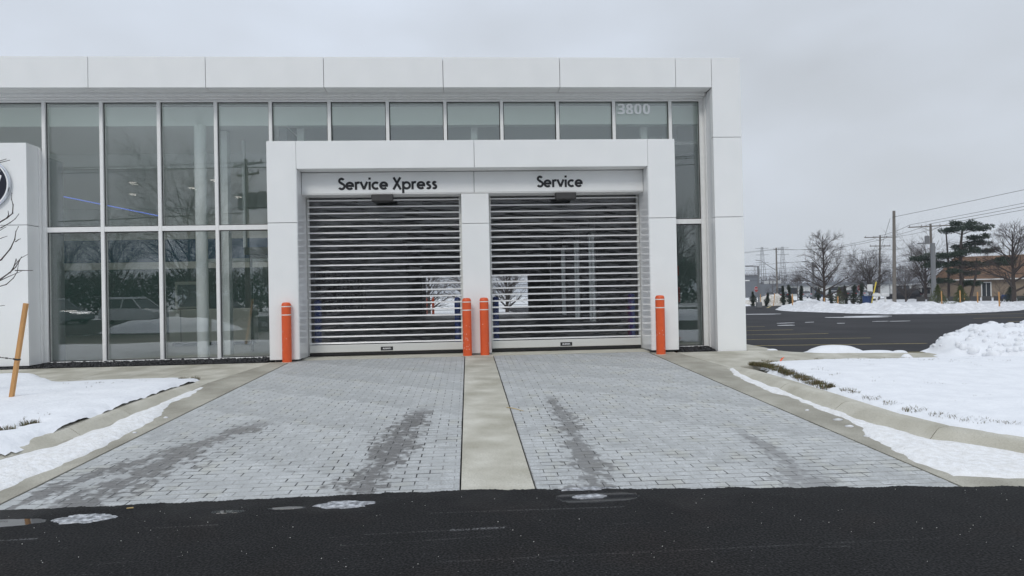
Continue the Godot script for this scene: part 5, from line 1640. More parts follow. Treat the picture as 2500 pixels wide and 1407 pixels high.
func background() -> void:
	# young bare tree on the snow island
	var p := Vector3(29.35, lot(29.35, -41.6), -41.6)
	bare_tree("bare_tree", "young bare tree with a full pyramid crown on the snow bank", p, 6.5, 0.12, 0.16, 26, 0.74, 3, 4, 1234, M.bark)
	p = Vector3(47.0, -0.75, -43.0)
	bare_tree("bare_tree", "bare tree with a thick dark trunk in front of the brown roofed house", p, 6.9, 0.19, 0.18, 22, 1.0, 3, 4, 777, M.bark, "", true)
	bare_tree("bare_tree", "spreading bare tree left of the brown roofed house", Vector3(60.0, -0.9, -73.0), 6.0, 0.22, 0.2, 18, 1.3, 3, 5, 431, M.bark, "", false)
	bare_tree("bare_shrub", "reddish twiggy shrub behind the plain wooden pole", Vector3(52.6, -0.9, -66.0), 3.8, 0.08, 0.05, 22, 1.2, 2, 5, 99, M.bark_grey, "", false)
	bare_tree("bare_tree", "wide bare tree behind the dark parked car", Vector3(58.5, -0.9, -83.0), 5.6, 0.2, 0.1, 20, 1.4, 3, 5, 61, M.bark_grey, "", false)
	bare_tree("bare_tree", "thin bare sapling beside the grey warehouse", Vector3(38.0, -0.88, -70.0), 3.6, 0.05, 0.2, 14, 0.7, 2, 3, 15, M.bark_grey, "thin saplings on the verge")
	bare_tree("bare_tree", "thin bare sapling beside the first street pole", Vector3(40.7, -0.88, -69.0), 4.0, 0.05, 0.2, 14, 0.7, 2, 3, 16, M.bark_grey, "thin saplings on the verge")
	bare_tree("bare_shrub", "leafless rose canes sticking out of the snow bank by the plain pole", Vector3(37.7, -0.4, -33.2), 1.6, 0.025, 0.02, 10, 1.0, 1, 3, 5, M.bark_grey, "", false)
	# a line of far trees
	var fr := RandomNumberGenerator.new()
	fr.seed = 8
	for k in 16:
		var a := lerpf(0.40, 0.72, k / 15.0)
		var D := fr.randf_range(205, 235)
		bare_tree("far_tree", "hazy brown bare tree in the far tree line", Vector3(sin(a) * D, -0.95, 13.0 - cos(a) * D), fr.randf_range(4.0, 6.2), 0.2, 0.08, 26, 1.6, 2, 6, 900 + k, M.bark, "far tree line", false)
	# pine with flat pads
	rng.seed = 303
	var pn := thing("pine_tree", "tall windswept pine with dark flat foliage pads", "tree", Vector3(59.0, -0.9, -65.2))
	var tk := MB.new()
	tk.tube([Vector3(0, -0.2, 0), Vector3(0.1, 3, 0), Vector3(0.0, 6, 0), Vector3(0.35, 8.6, 0), Vector3(0.7, 9.6, 0)], [0.26, 0.22, 0.17, 0.10, 0.04], 8)
	tk.tube([Vector3(0.2, -0.2, 1.0), Vector3(1.1, 3, 1.0), Vector3(1.3, 5.2, 1.0)], [0.18, 0.13, 0.05], 7)
	put(pn, "trunk", tk.mesh(), M.bark)
	var pads := [[0.6, 9.3, 1.5, 0.45], [-0.9, 8.6, 0.9, 0.3], [1.9, 8.7, 1.1, 0.4], [0.4, 8.7, 1.3, 0.4], [2.2, 7.7, 0.9, 0.3], [3.0, 7.0, 1.1, 0.35], [1.6, 6.6, 1.5, 0.35], [0.4, 6.0, 1.1, 0.3], [3.2, 6.1, 1.0, 0.3], [-1.4, 5.6, 1.1, 0.3], [-3.0, 5.5, 1.3, 0.35], [-4.3, 5.2, 0.9, 0.3], [-2.0, 4.6, 1.5, 0.3], [-3.5, 4.4, 1.0, 0.25], [0.2, 4.6, 1.3, 0.3], [2.0, 4.4, 1.4, 0.3], [3.8, 4.7, 1.3, 0.25], [5.4, 4.9, 1.1, 0.25], [5.0, 4.5, 0.8, 0.2], [-1.2, 3.6, 1.0, 0.25], [1.2, 3.4, 0.9, 0.25], [-2.3, 2.5, 0.9, 0.3], [0.8, 2.2, 0.8, 0.3]]
	var nd := MB.new()
	var br := MB.new()
	for q in pads:
		var c := Vector3(q[0], q[1], rng.randf_range(-0.8, 0.8))
		br.tube([Vector3(0.1 + 0.03 * q[1], q[1] - 0.5 - 0.06 * absf(q[0]), 0), c * Vector3(0.55, 1, 0.5) - Vector3(0, 0.25, 0), c], [0.06, 0.04, 0.015], 4)
		for k in 6:
			br.tube([c - Vector3(0, 0.2, 0), c + Vector3(rng.randf_range(-1, 1) * q[2] * 1.2, rng.randf_range(-0.3, 0.3), rng.randf_range(-1, 1) * 0.8)], [0.022, 0.008], 3)
		for k in 9:
			needles(nd, c + Vector3(rng.randf_range(-1, 1) * q[2], rng.randf_range(-0.4, 0.7) * q[3], rng.randf_range(-1, 1) * 0.9), Vector3(0.48, 0.22, 0.45), 90, 0.21)
	for k in 60:
		var y := rng.randf_range(1.8, 8.5)
		var a := rng.randf() * TAU
		br.tube([Vector3(0.1, y, 0), Vector3(cos(a) * rng.randf_range(0.8, 2.4), y + rng.randf_range(-0.3, 0.5), sin(a) * 1.2)], [0.025, 0.006], 3)
	put(pn, "limbs", br.mesh(), M.bark)
	put(pn, "crown", nd.mesh(), M.needle_pine)
	var sg := thing("dead_snag", "broken dead trunk standing beside the windswept pine", "tree", Vector3(59.2, -0.9, -67.6))
	var sm := MB.new()
	sm.tube([Vector3(0, 0, 0), Vector3(0.05, 5, 0), Vector3(-0.15, 8.9, 0), Vector3(0.5, 9.05, 0)], [0.16, 0.12, 0.07, 0.03], 7)
	for k in 22:
		var y := rng.randf_range(3.0, 8.5)
		sm.tube([Vector3(0, y, 0), Vector3(rng.randf_range(-1.3, 1.3), y + rng.randf_range(-0.2, 0.5), rng.randf_range(-0.8, 0.8))], [0.025, 0.006], 3)
	put(sg, "trunk", sm.mesh(), M.bark)
	# shrubs on the island and verge
	var ar := [[33.0, -64.3, 0.73, 0.55], [34.3, -63.7, 0.5, 0.4], [36.0, -62.9, 1.37, 0.32], [36.7, -62.6, 1.49, 0.32], [37.6, -62.1, 1.33, 0.36], [39.2, -61.4, 1.1, 0.55], [40.4, -60.6, 0.9, 0.5], [41.7, -59.9, 1.25, 0.42], [42.3, -59.6, 1.3, 0.45], [43.0, -59.2, 1.46, 0.55]]
	var k2 := 0
	for q in ar:
		conifer("arborvitae", "dark narrow evergreen shrub in the row behind the snow bank", Vector3(q[0], lot(q[0], q[1]), q[1]), q[2] + 0.85, q[3], M.needle_arb, 600 + k2, true, "evergreen shrubs behind the snow bank", 0.25 * sin(k2 * 1.7))
		k2 += 1
	conifer("young_spruce", "light green young conifer among the dark evergreen shrubs", Vector3(41.1, -0.8, -60.2), 1.9, 0.8, M.needle_light, 700)
	conifer("young_spruce", "bushy yellow green conifer beside the long snow bank and its stakes", Vector3(39.7, -0.7, -39.7), 1.75, 0.85, M.needle_light, 701)
	conifer("young_spruce", "yellow green conifer behind the grey steel lamp post", Vector3(46.6, -0.75, -52.0), 1.9, 0.95, M.needle_light, 702)
	for q in [[57.5, -56.0, 1.7], [64.0, -58.5, 1.9], [68.0, -60.0, 1.4], [60.8, -57.5, 1.3]]:
		conifer("garden_shrub", "dark garden evergreen standing along the brick house wall", Vector3(q[0], -0.9, q[1]), q[2], 0.9, M.needle_arb, int(q[0] * 3), false, "evergreens along the brick house")
	# poles
	utility_pole("street pole with a long lamp arm beside the grey warehouse", Vector3(63.2, -0.9, -123.0), 10.4, 0.2, [[0.35, 2.2]], 0.5)
	var la := thing("street_lamp", "long slanting lamp arm on the street pole", "street lamp", Vector3(63.2, 4.6, -123.0))
	var lm := MB.new()
	lm.tube([Vector3(-0.1, 0.2, 0.2), Vector3(-2.6, 1.5, 1.0), Vector3(-4.0, 2.25, 1.6), Vector3(-5.2, 2.35, 2.0)], [0.07, 0.06, 0.05, 0.08], 6)
	put(la, "lamp_arm", lm.mesh(), M.pole_steel)
	utility_pole("leaning wooden pole with two crossarms", Vector3(66.0, -0.9, -92.8), 10.3, 0.17, [[0.35, 4.6], [1.75, 3.0]], -0.45, "", -0.035)
	utility_pole("tall plain weathered wooden pole without crossarms", Vector3(43.4, -0.75, -54.0), 9.6, 0.19, [], 0.0, "", -0.02)
	utility_pole("wooden pole with a wide crossarm and a grey transformer", Vector3(60.7, -0.9, -72.7), 10.1, 0.2, [[0.3, 5.2]], -0.5, "transformer")
	light_pole("grey square steel lamp post in front of the transformer pole", Vector3(49.2, -0.75, -56.2), 6.4, Vector3(-0.9, 0, -0.3), 0.17)
	light_pole("grey lamp post with a short arm behind the young bare tree", Vector3(50.8, -0.9, -84.5), 5.9, Vector3(-1.3, 0, 0.3), 0.13)
	light_pole("slim lamp post at the edge of the white corner pillar", Vector3(29.0, lot(29.0, -53.0), -53.5), 4.2, Vector3(-0.8, 0, 0), 0.07)
	for q in [[62.0, -118.0, 4.3], [66.0, -125.0, 4.8], [84.0, -118.0, 5.0], [88.0, -120.0, 5.4]]:
		light_pole("small lamp post standing in the far car park", Vector3(q[0], -0.95, q[1]), q[2], Vector3(-0.9, 0, 0), 0.07, "lamp posts in the far car park")
	for q in [[112.0, -240.0], [120.0, -240.0]]:
		var py := thing("pylon", "faint steel lattice pylon on the horizon", "pylon", Vector3(q[0], -0.95, q[1]), 0.0, "far pylons")
		var pm := MB.new()
		for s in [[-1, -1], [1, -1], [1, 1], [-1, 1]]:
			pm.tube([Vector3(s[0] * 1.3, 0, s[1] * 1.3), Vector3(s[0] * 0.25, 18, s[1] * 0.25)], [0.12, 0.08], 4)
		for k in 7:
			var w := 1.3 - k * 0.15
			pm.box(Vector3(0, k * 2.6, w), Vector3(w * 2, 0.12, 0.12))
		put(py, "lattice", pm.mesh(), M.pole_steel)
		pm = MB.new()
		for y in [12.0, 15.0, 17.5]:
			pm.box(Vector3(0, y, 0), Vector3(5.0, 0.15, 0.15))
		put(py, "crossarm", pm.mesh(), M.pole_steel)
	var C := Vector3(66.3, 8.9, -92.8)
	var E2 := Vector3(60.7, 8.95, -72.7)
	var Bp := Vector3(63.2, 9.2, -123.0)
	for s in [-1.9, 0.0, 1.9]:
		wire("thin power wire between the crossarm poles", C + Vector3(s * 0.9, 0.2, s * 0.4), E2 + Vector3(s * 1.1, 0.3, s * 0.5), 0.35)
		wire("thin power wire running from the transformer pole over the brown roof", E2 + Vector3(s * 1.1, 0.3, s * 0.5), Vector3(78.0 + s, 15.0, -22.0 + s), 0.6)
	wire("single wire from the plain pole up across the sky", Vector3(43.4, 8.2, -54.0), Vector3(64.0, 14.0, -10.0), 0.4)
	wire("guy wire down from the plain wooden pole", Vector3(43.3, 8.1, -54.2), Vector3(66.0, 6.0, -92.8), 0.1)
	for s in [-0.9, 0.9]:
		wire("thin power wire between the lamp arm pole and the leaning pole", C + Vector3(s, -0.1, 0), Bp + Vector3(s, 0.0, 0), 0.7)
		wire("thin power wire leaving the lamp arm pole behind the building", Bp + Vector3(s, 0.0, 0), Vector3(10.0 + s, 8.6, -160.0), 1.0)
	for y in [6.6, 5.5, 4.6, 3.9, 3.2]:
		wire("low cable strung along the street poles", Vector3(66.2, y + 0.5, -92.8), Vector3(63.2, y * 0.95, -123.0), 0.35, 0.024)
		wire("low cable strung along the street poles", Vector3(63.2, y * 0.95, -123.0), Vector3(10.0, y * 0.8 + 1.0, -160.0), 0.8, 0.024)
		wire("low cable from the leaning pole to the plain pole", Vector3(66.2, y + 0.5, -92.8), Vector3(60.7, y + 0.6, -72.7), 0.5, 0.02)
	for q in [[64.9, 3.05, -106.0], [65.9, 2.2, -96.5]]:
		var cc := MB.new()
		cc.box(Vector3(q[0], q[1], q[2]), Vector3(1.3, 0.28, 0.28), 0.1)
		tag(put(self, "cable_closure", cc.mesh(), M.wire_black), "black splice case hanging on the low street cable", "cable case", "cable splice cases")
	# buildings
	var H := thing("brick_house", "tan brick house with a brown shingle roof and white windows", "house", Vector3(64.6, -0.9, -77.0), -0.66)
	var wl := 22.0
	part(H, "wall", Vector3(0, 0, -9), Vector3(wl, 2.85, 0), M.brick_tan)
	var rf := MB.new()
	var e0 := Vector3(-0.7, 2.75, 0.7)
	var e1 := Vector3(wl + 0.7, 2.75, 0.7)
	var r0 := Vector3(1.9, 6.0, -4.5)
	var r1 := Vector3(wl - 7.5, 6.0, -4.5)
	var b0 := Vector3(-0.7, 2.75, -9.7)
	var b1 := Vector3(wl + 0.7, 2.75, -9.7)
	var cen := Vector3(wl / 2, 2.0, -4.5)
	rf.qo(e0, e1, r1, r0, cen)
	rf.qo(b0, b1, r1, r0, cen)
	rf.to(e0, b0, r0, cen)
	rf.to(e1, b1, r1, cen)
	rf.qo(e0, e1, b1, b0, Vector3(wl / 2, 4, -4.5))
	var ro := put(H, "roof", rf.mesh(), M.shingle_brown)
	part(ro, "gutter", Vector3(-0.7, 2.66, 0.68), Vector3(wl + 0.7, 2.80, 0.78), M.trim_white)
	part(H, "gable_wall", Vector3(-3.2, 0, -7.5), Vector3(-0.02, 2.2, -1.2), M.wall_offwhite)
	var lt := MB.new()
	lt.box(Vector3(-1.7, 2.42, -4.3), Vector3(3.6, 0.14, 7.0), 0.0, Basis(Vector3(0, 0, 1), 0.12))
	put(H, "porch_roof", lt.mesh(), M.snow)
	for q in [[5.0, 0.35, 0.9, 1.9], [11.6, 0.7, 1.3, 1.5], [-2.0, 0.9, 1.0, 0.9], [15.0, 0.7, 1.2, 1.5]]:
		var z := 0.0 if q[0] > 0.0 else -1.2
		var f := part(H, "window", Vector3(q[0] - 0.12, q[1] - 0.12, z + 0.01), Vector3(q[0] + q[2] + 0.12, q[1] + q[3] + 0.12, z + 0.06), M.trim_white)
		part(f, "pane", Vector3(q[0], q[1], z + 0.061), Vector3(q[0] + q[2] / 2 - 0.03, q[1] + q[3], z + 0.07), M.pane_dark)
		part(f, "pane", Vector3(q[0] + q[2] / 2 + 0.03, q[1], z + 0.061), Vector3(q[0] + q[2], q[1] + q[3], z + 0.07), M.pane_dark)
	part(H, "door", Vector3(-0.9, 0.05, -1.2), Vector3(-0.15, 1.75, -1.14), M.trim_white)
	var fc := MB.new()
	for k in 12:
		fc.box(Vector3(54.5 + k * 0.85, -0.55, -66.0 + k * 0.68), Vector3(0.9, 0.7, 0.08), 0.0, Basis(Vector3.UP, -0.67))
	tag(put(self, "low_fence", fc.mesh(), M.dark_box), "low dark fence in front of the tan brick house", "fence")
	for q in [[65.5, -60.0, "bench_red", "red farm wagon wheel box in front of the brick house"], [61.0, -60.5, "bin_blue", "blue garden box in front of the brick house"]]:
		var w := thing("garden_wagon", q[3], "wagon", Vector3(q[0], -0.9, q[1]), 0.6)
		part(w, "bed", Vector3(-0.9, 0.35, -0.4), Vector3(0.9, 0.85, 0.4), M[q[2]], 0.03)
		for s in [-0.6, 0.6]:
			var wm := MB.new()
			wm.lathe(Vector3(s, 0.3, 0.45), [Vector2(0.0, -0.04), Vector2(0.3, -0.04), Vector2(0.3, 0.04), Vector2(0.0, 0.04)], 14, Basis(Vector3.RIGHT, PI / 2))
			put(w, "wheel", wm.mesh(), M.tyre)
	var lowb := thing("low_building", "long low off-white commercial building with dark windows", "building", Vector3(72.0, -0.95, -164.0), -0.485)
	part(lowb, "wall", Vector3(0, 0, -10), Vector3(46, 2.6, 0), M.wall_offwhite)
	part(lowb, "fascia", Vector3(-0.4, 2.601, -10.4), Vector3(46.4, 3.35, 0.5), M.wall_greyblue)
	for k in 9:
		var x := 3.0 + k * 4.7
		var f := part(lowb, "window", Vector3(x, 0.5, 0.01), Vector3(x + (3.4 if k % 3 == 1 else 1.8), 2.3, 0.08), M.trim_white)
		part(f, "pane", Vector3(x + 0.08, 0.58, 0.081), Vector3(x + (3.32 if k % 3 == 1 else 1.72), 2.22, 0.1), M.pane_dark)
	for k in 3:
		part(lowb, "roof_unit", Vector3(6.0 + k * 1.5, 3.36, -3), Vector3(7.2 + k * 1.5, 4.2, -2), M.wall_offwhite)
	var gb := thing("grey_warehouse", "dark grey flat roofed building with pale sign behind the corner pillar", "building", Vector3(58.0, -0.95, -152.5), -0.42)
	part(gb, "wall", Vector3(0, 0, -8), Vector3(13.0, 5.2, 0), M.wall_greyblue)
	part(gb, "parapet", Vector3(-0.1, 5.201, -8.1), Vector3(13.1, 5.4, 0.1), M.dark_box)
	part(gb, "wing", Vector3(13.01, 0, -8), Vector3(17.5, 3.2, -0.5), M.wall_greyblue)
	part(gb, "sign_letters", Vector3(8.6, 4.0, 0.01), Vector3(11.0, 4.3, 0.05), M.trim_white)
	# cars
	car("dark sport utility car seen from behind beyond the snow bank", "car", Vector3(61.8, -0.9, -80.2), 2.35, M.car_dark, true)
	var cp := [[60.5, -121.0, M.car_silver, "silver"], [64.0, -122.5, M.car_dark, "black"], [67.9, -120.8, M.car_silver, "silver"], [70.0, -119.7, M.car_blue, "dark blue"], [72.4, -118.4, M.car_white, "white"], [74.9, -117.0, M.car_dark, "black"], [77.5, -115.8, M.car_silver, "silver"]]
	for q in cp:
		car("far %s car in the parked row before the low building" % q[3], "car", Vector3(q[0], -0.95, q[1]), 1.3, q[2], false, "cars parked before the low building")
	# signs, bins, mailboxes, markers
	stop_sign("red stop sign on the verge beside the grey warehouse", Vector3(46.8, -0.9, -95.3), 2.0, 0.45)
	stop_sign("red stop sign beside the evergreen shrubs and blue bin", Vector3(60.1, -0.9, -88.5), 1.9, 0.5)
	var sb := thing("sign_post", "white rectangular road sign on a steel post", "sign", Vector3(43.7, -0.8, -58.7), -0.3)
	part(sb, "post", Vector3(-0.04, 0, -0.04), Vector3(0.04, 2.25, 0.04), M.pole_steel)
	part(sb, "plate", Vector3(-0.27, 1.45, 0.041), Vector3(0.27, 2.2, 0.06), M.trim_white)
	var bn := thing("wheeled_bin", "dark blue wheeled bin standing behind the snow bank", "bin", Vector3(42.5, lot(42.5, -57.2), -57.2), 0.4)
	var bb := MB.new()
	bb.box(Vector3(0, 0.45, 0), Vector3(0.75, 0.9, 0.7), 0.05)
	put(bn, "tub", bb.mesh(), M.bin_blue)
	part(bn, "lid", Vector3(-0.42, 0.905, -0.4), Vector3(0.42, 0.99, 0.4), M.bin_blue, 0.02)
	var yg := MB.new()
	yg.tube([Vector3(42.75, -0.8, -57.0), Vector3(43.2, 1.65, -56.7)], [0.07, 0.07], 6)
	tag(put(self, "guy_marker", yg.mesh(), M.guy_yellow), "slanting yellow guy wire guard beside the blue bin", "marker")
	for q in [[43.2, -56.7, "boxy white mailbox on a thick post near the slanting yellow guard"], [43.9, -56.3, "white mailbox on a slim post in front of the plain pole"]]:
		var mbx := thing("mailbox", q[2], "mailbox", Vector3(q[0], -0.78, q[1]), -0.4)
		part(mbx, "post", Vector3(-0.08, 0, -0.08), Vector3(0.08, 0.85, 0.08), M.trim_white)
		var m := MB.new()
		m.box(Vector3(0, 1.03, 0), Vector3(0.75, 0.34, 0.35), 0.08)
		put(mbx, "box", m.mesh(), M.trim_white)
	var sk := [[28.9, -46.2, 1.3, 0.03], [29.1, -41.1, 1.0, 0.02], [29.95, -40.6, 1.1, 0.0], [39.3, -39.2, 1.45, 0.01], [40.6, -39.0, 1.3, 0.0], [46.0, -50.6, 1.4, 0.02], [34.4, -62.0, 1.5, -0.12], [36.2, -61.0, 1.4, 0.06], [48.0, -50.2, 1.2, -0.02], [32.9, -62.0, 1.4, 0.0], [37.2, -32.6, 1.3, 0.02]]
	for q in sk:
		stake("orange brown wooden stake standing in the far snow bank", Vector3(q[0], lot(q[0], q[1]) + 0.1, q[1]), q[2] * 0.9, Vector2(q[3], 0.0), 0.036, "stakes in the far snow bank")
# ---------------------------------------------------------------- near things
func blob(mb: MB, c: Vector2, rx: float, rz: float, y: float, h: float, sd: float, rough: float) -> void:
	var n := 72
	var ring := []
	for k in n:
		var a := TAU * k / n
		var r := 1.0 + rough * NZ.get_noise_2d(cos(a) * 120.0 + sd * 99.0, sin(a) * 120.0) + rough * 0.45 * NZ.get_noise_2d(cos(a) * 420.0 + sd * 7.0, sin(a) * 420.0)
		ring.append(Vector3(c.x + cos(a) * rx * r, y, c.y + sin(a) * rz * r))
	var cen := Vector3(c.x, y + h, c.y)
	for k in n:
		var p: Vector3 = ring[k]
		var q: Vector3 = ring[(k + 1) % n]
		var pi := p.lerp(cen, 0.06)
		var qi := q.lerp(cen, 0.06)
		pi.y = y + h
		qi.y = y + h
		mb.qo(p, q, qi, pi, Vector3(c.x, y - 2.0, c.y))
		mb.to(pi, qi, cen, Vector3(c.x, y - 2.0, c.y))

func near_things() -> void:
	rng.seed = 4242
	# wooden stake and the young tree tied to it
	var sb := Vector3(-5.74, lawn_base(-5.74, 4.05, -1), 4.05)
	var stk := thing("tree_stake", "leaning square wooden stake in the snow with a black strap", "stake", sb)
	stk.rotation.z = -0.16
	var mb := MB.new()
	mb.box(Vector3(0, 0.56, 0), Vector3(0.047, 1.36, 0.047), 0.004)
	put(stk, "post", mb.mesh(), M.stake_wood)
	var st := MB.new()
	st.box(Vector3(0, 0.53, 0), Vector3(0.055, 0.022, 0.055), 0.003)
	for k in 14:
		var x := -0.04 - k * 0.045
		st.box(Vector3(x, 0.53 - 0.0008 * k, 0.0), Vector3(0.036, 0.018 if k % 2 == 0 else 0.009, 0.012 if k % 2 == 0 else 0.018), 0.003)
	put(stk, "strap", st.mesh(), M.strap_black)
	var tr := thing("street_tree", "leafless young tree with dark knotty branches before the badge wall", "tree", Vector3(-6.55, lawn_base(-6.5, 3.8, -1), 3.8))
	var tk := MB.new()
	tk.tube([Vector3(0, -0.05, 0), Vector3(0.02, 0.8, 0), Vector3(-0.02, 1.9, 0.02), Vector3(0.0, 3.4, 0)], [0.045, 0.04, 0.032, 0.012], 10)
	put(tr, "trunk", tk.mesh(), M.bark)
	var cr := MB.new()
	var o := tr.position
	var B := [
		[[-6.5, 1.75], [-6.2, 2.08], [-6.03, 2.22], [-5.93, 2.28], [-5.86, 2.34], [-5.852, 2.45], [-5.87, 2.52], [-5.865, 2.60]],
		[[-5.93, 2.28], [-5.90, 2.32], [-5.895, 2.37]],
		[[-6.15, 2.10], [-6.0, 2.16], [-5.90, 2.22], [-5.84, 2.27], [-5.80, 2.33]],
		[[-6.2, 2.0], [-6.03, 2.12], [-5.95, 2.17]],
		[[-6.5, 1.3], [-6.2, 1.62], [-6.0, 1.74], [-5.88, 1.88], [-5.82, 2.0], [-5.80, 2.10], [-5.765, 2.16]],
		[[-5.83, 1.97], [-5.79, 2.0], [-5.765, 2.01]],
		[[-6.3, 1.7], [-6.1, 1.98], [-6.0, 2.03], [-5.95, 2.05]],
		[[-6.5, 1.0], [-6.2, 1.36], [-6.0, 1.50], [-5.9, 1.57], [-5.82, 1.64], [-5.77, 1.72], [-5.74, 1.77]],
		[[-6.05, 1.46], [-5.92, 1.52], [-5.82, 1.56], [-5.745, 1.59]],
		[[-5.9, 1.57], [-5.85, 1.67], [-5.78, 1.76], [-5.70, 1.81]],
		[[-6.1, 1.38], [-5.95, 1.42], [-5.86, 1.50], [-5.81, 1.58], [-5.79, 1.70]],
		[[-5.87, 1.60], [-5.83, 1.70], [-5.81, 1.75], [-5.79, 1.70]],
		[[-5.84, 1.60], [-5.70, 1.598], [-5.63, 1.597]],
		[[-6.3, 1.1], [-6.1, 1.14], [-5.98, 1.15]],
	]
	var bi := 0
	for b in B:
		var pts := []
		var rs := []
		var n: int = b.size()
		for i in n:
			pts.append(Vector3(b[i][0], b[i][1], 3.78 + 0.05 * sin(bi * 1.9) * i / n) - o)
			rs.append(lerpf(0.0125 if n > 5 else 0.007, 0.003, i / float(n - 1)))
		cr.tube(pts, rs, 6, true)
		for i in range(1, n):
			if n > 4:
				var q: Vector3 = pts[i]
				cr.tube([q - Vector3(0, 0.006, 0), q + Vector3(0, 0.008, 0)], [rs[i] * 1.45, rs[i] * 1.3], 6, true)
		bi += 1
	for k in 10:
		var a := rng.randf_range(1.8, 4.6)
		var y := rng.randf_range(1.6, 3.2)
		grow(cr, cr, Vector3(0, y, 0), Vector3(cos(a), 0.9, sin(a)).normalized(), 0.7, 0.014, 2, 0.7, 0.15, 3)
	put(tr, "crown", cr.mesh(), M.bark)
	# ice, puddles and litter on the road
	var Y := -0.243
	for q in [[-2.53, 8.37, 0.19, 0.085, 1.0, "oval ice patch on the road beside the puddle"], [-0.86, 8.28, 0.19, 0.075, 2.0, "oval ice patch on the road below the left driveway"], [0.81, 8.32, 0.115, 0.045, 3.0, "ragged ice patch on the road below the right driveway"]]:
		var m := MB.new()
		blob(m, Vector2(q[0], q[1]), q[2], q[3], Y + 0.001, 0.007, q[4], 0.30)
		tag(put(self, "ice_patch", m.mesh(), M.ice), q[5], "ice")
	for q in [[-3.02, 8.38, 0.26, 0.085, 5.0, "thin puddle on the road at the corner of the left driveway"], [-1.24, 8.30, 0.13, 0.03, 6.0, "narrow damp puddle between the two oval ice patches"], [0.85, 8.33, 0.30, 0.13, 7.0, "smooth puddle around the ragged ice patch"], [-1.62, 8.33, 0.12, 0.035, 8.0, "small thin puddle right of the left oval ice patch"]]:
		var m := MB.new()
		blob(m, Vector2(q[0], q[1]), q[2], q[3], Y - 0.003, 0.0035, q[4], 0.22)
		tag(put(self, "puddle", m.mesh(), M.water), q[5], "puddle")
	var ic := MB.new()
	blob(ic, Vector2(0.82, 8.135), 0.16, 0.035, Y + 0.0005, 0.007, 9.0, 0.5)
	tag(put(self, "ice_patch", ic.mesh(), M.ice), "thin ice tongue at the edge of the right driveway", "ice")
	var fl := MB.new()
	fl.tube([Vector3(0.42, gy(5.02) + 0.012, 5.02), Vector3(0.50, gy(5.1) + 0.014, 5.12), Vector3(0.61, gy(5.25) + 0.006, 5.25)], [0.003, 0.006, 0.002], 5)
	tag(put(self, "straw_stem", fl.mesh(), M.straw), "dry yellow stem lying across the edge of the concrete band", "stem")
	var pg := MB.new()
	pg.tube([Vector3(-2.345, Y + 0.006, 8.185), Vector3(-2.305, Y + 0.006, 8.175)], [0.004, 0.005], 6)
	tag(put(self, "cigarette_butt", pg.mesh(), M.straw), "small orange butt on the road above the oval ice patch", "litter")
	var fg := thing("marker_flag", "small bright orange marker flag in the snow by the right walk", "flag", Vector3(5.06, lawn_base(5.06, 2.2, 1) + 0.03, 2.2))
	part(fg, "wire", Vector3(-0.002, -0.02, -0.002), Vector3(0.002, 0.09, 0.002), M.wire_black)
	var fm := MB.new()
	fm.quad(Vector3(-0.04, 0.0, 0.003), Vector3(0.005, 0.04, 0.006), Vector3(0.055, 0.10, 0.003), Vector3(-0.005, 0.07, 0.002))
	fm.quad(Vector3(-0.04, 0.0, 0.0), Vector3(-0.005, 0.07, -0.001), Vector3(0.055, 0.10, 0.0), Vector3(0.005, 0.04, 0.003))
	put(fg, "cloth", fm.mesh(), M.flag_orange)
	var gt := MB.new()
	for k in 150:
		var x := rng.randf_range(-3.8, 3.8)
		var z := rng.randf_range(8.2, 9.7)
		var s := rng.randf_range(0.001, 0.0026)
		gt.box(Vector3(x, Y + s * 0.4, z), Vector3(s * 1.6, s, s * 1.2), 0.0, Basis(Vector3.UP, rng.randf() * 3.0))
	var go := put(self, "road_grit", gt.mesh(), M.tape_white)
	tag(go, "pale salt grit scattered on the black road", "grit")
	go.set_meta("kind", "stuff")

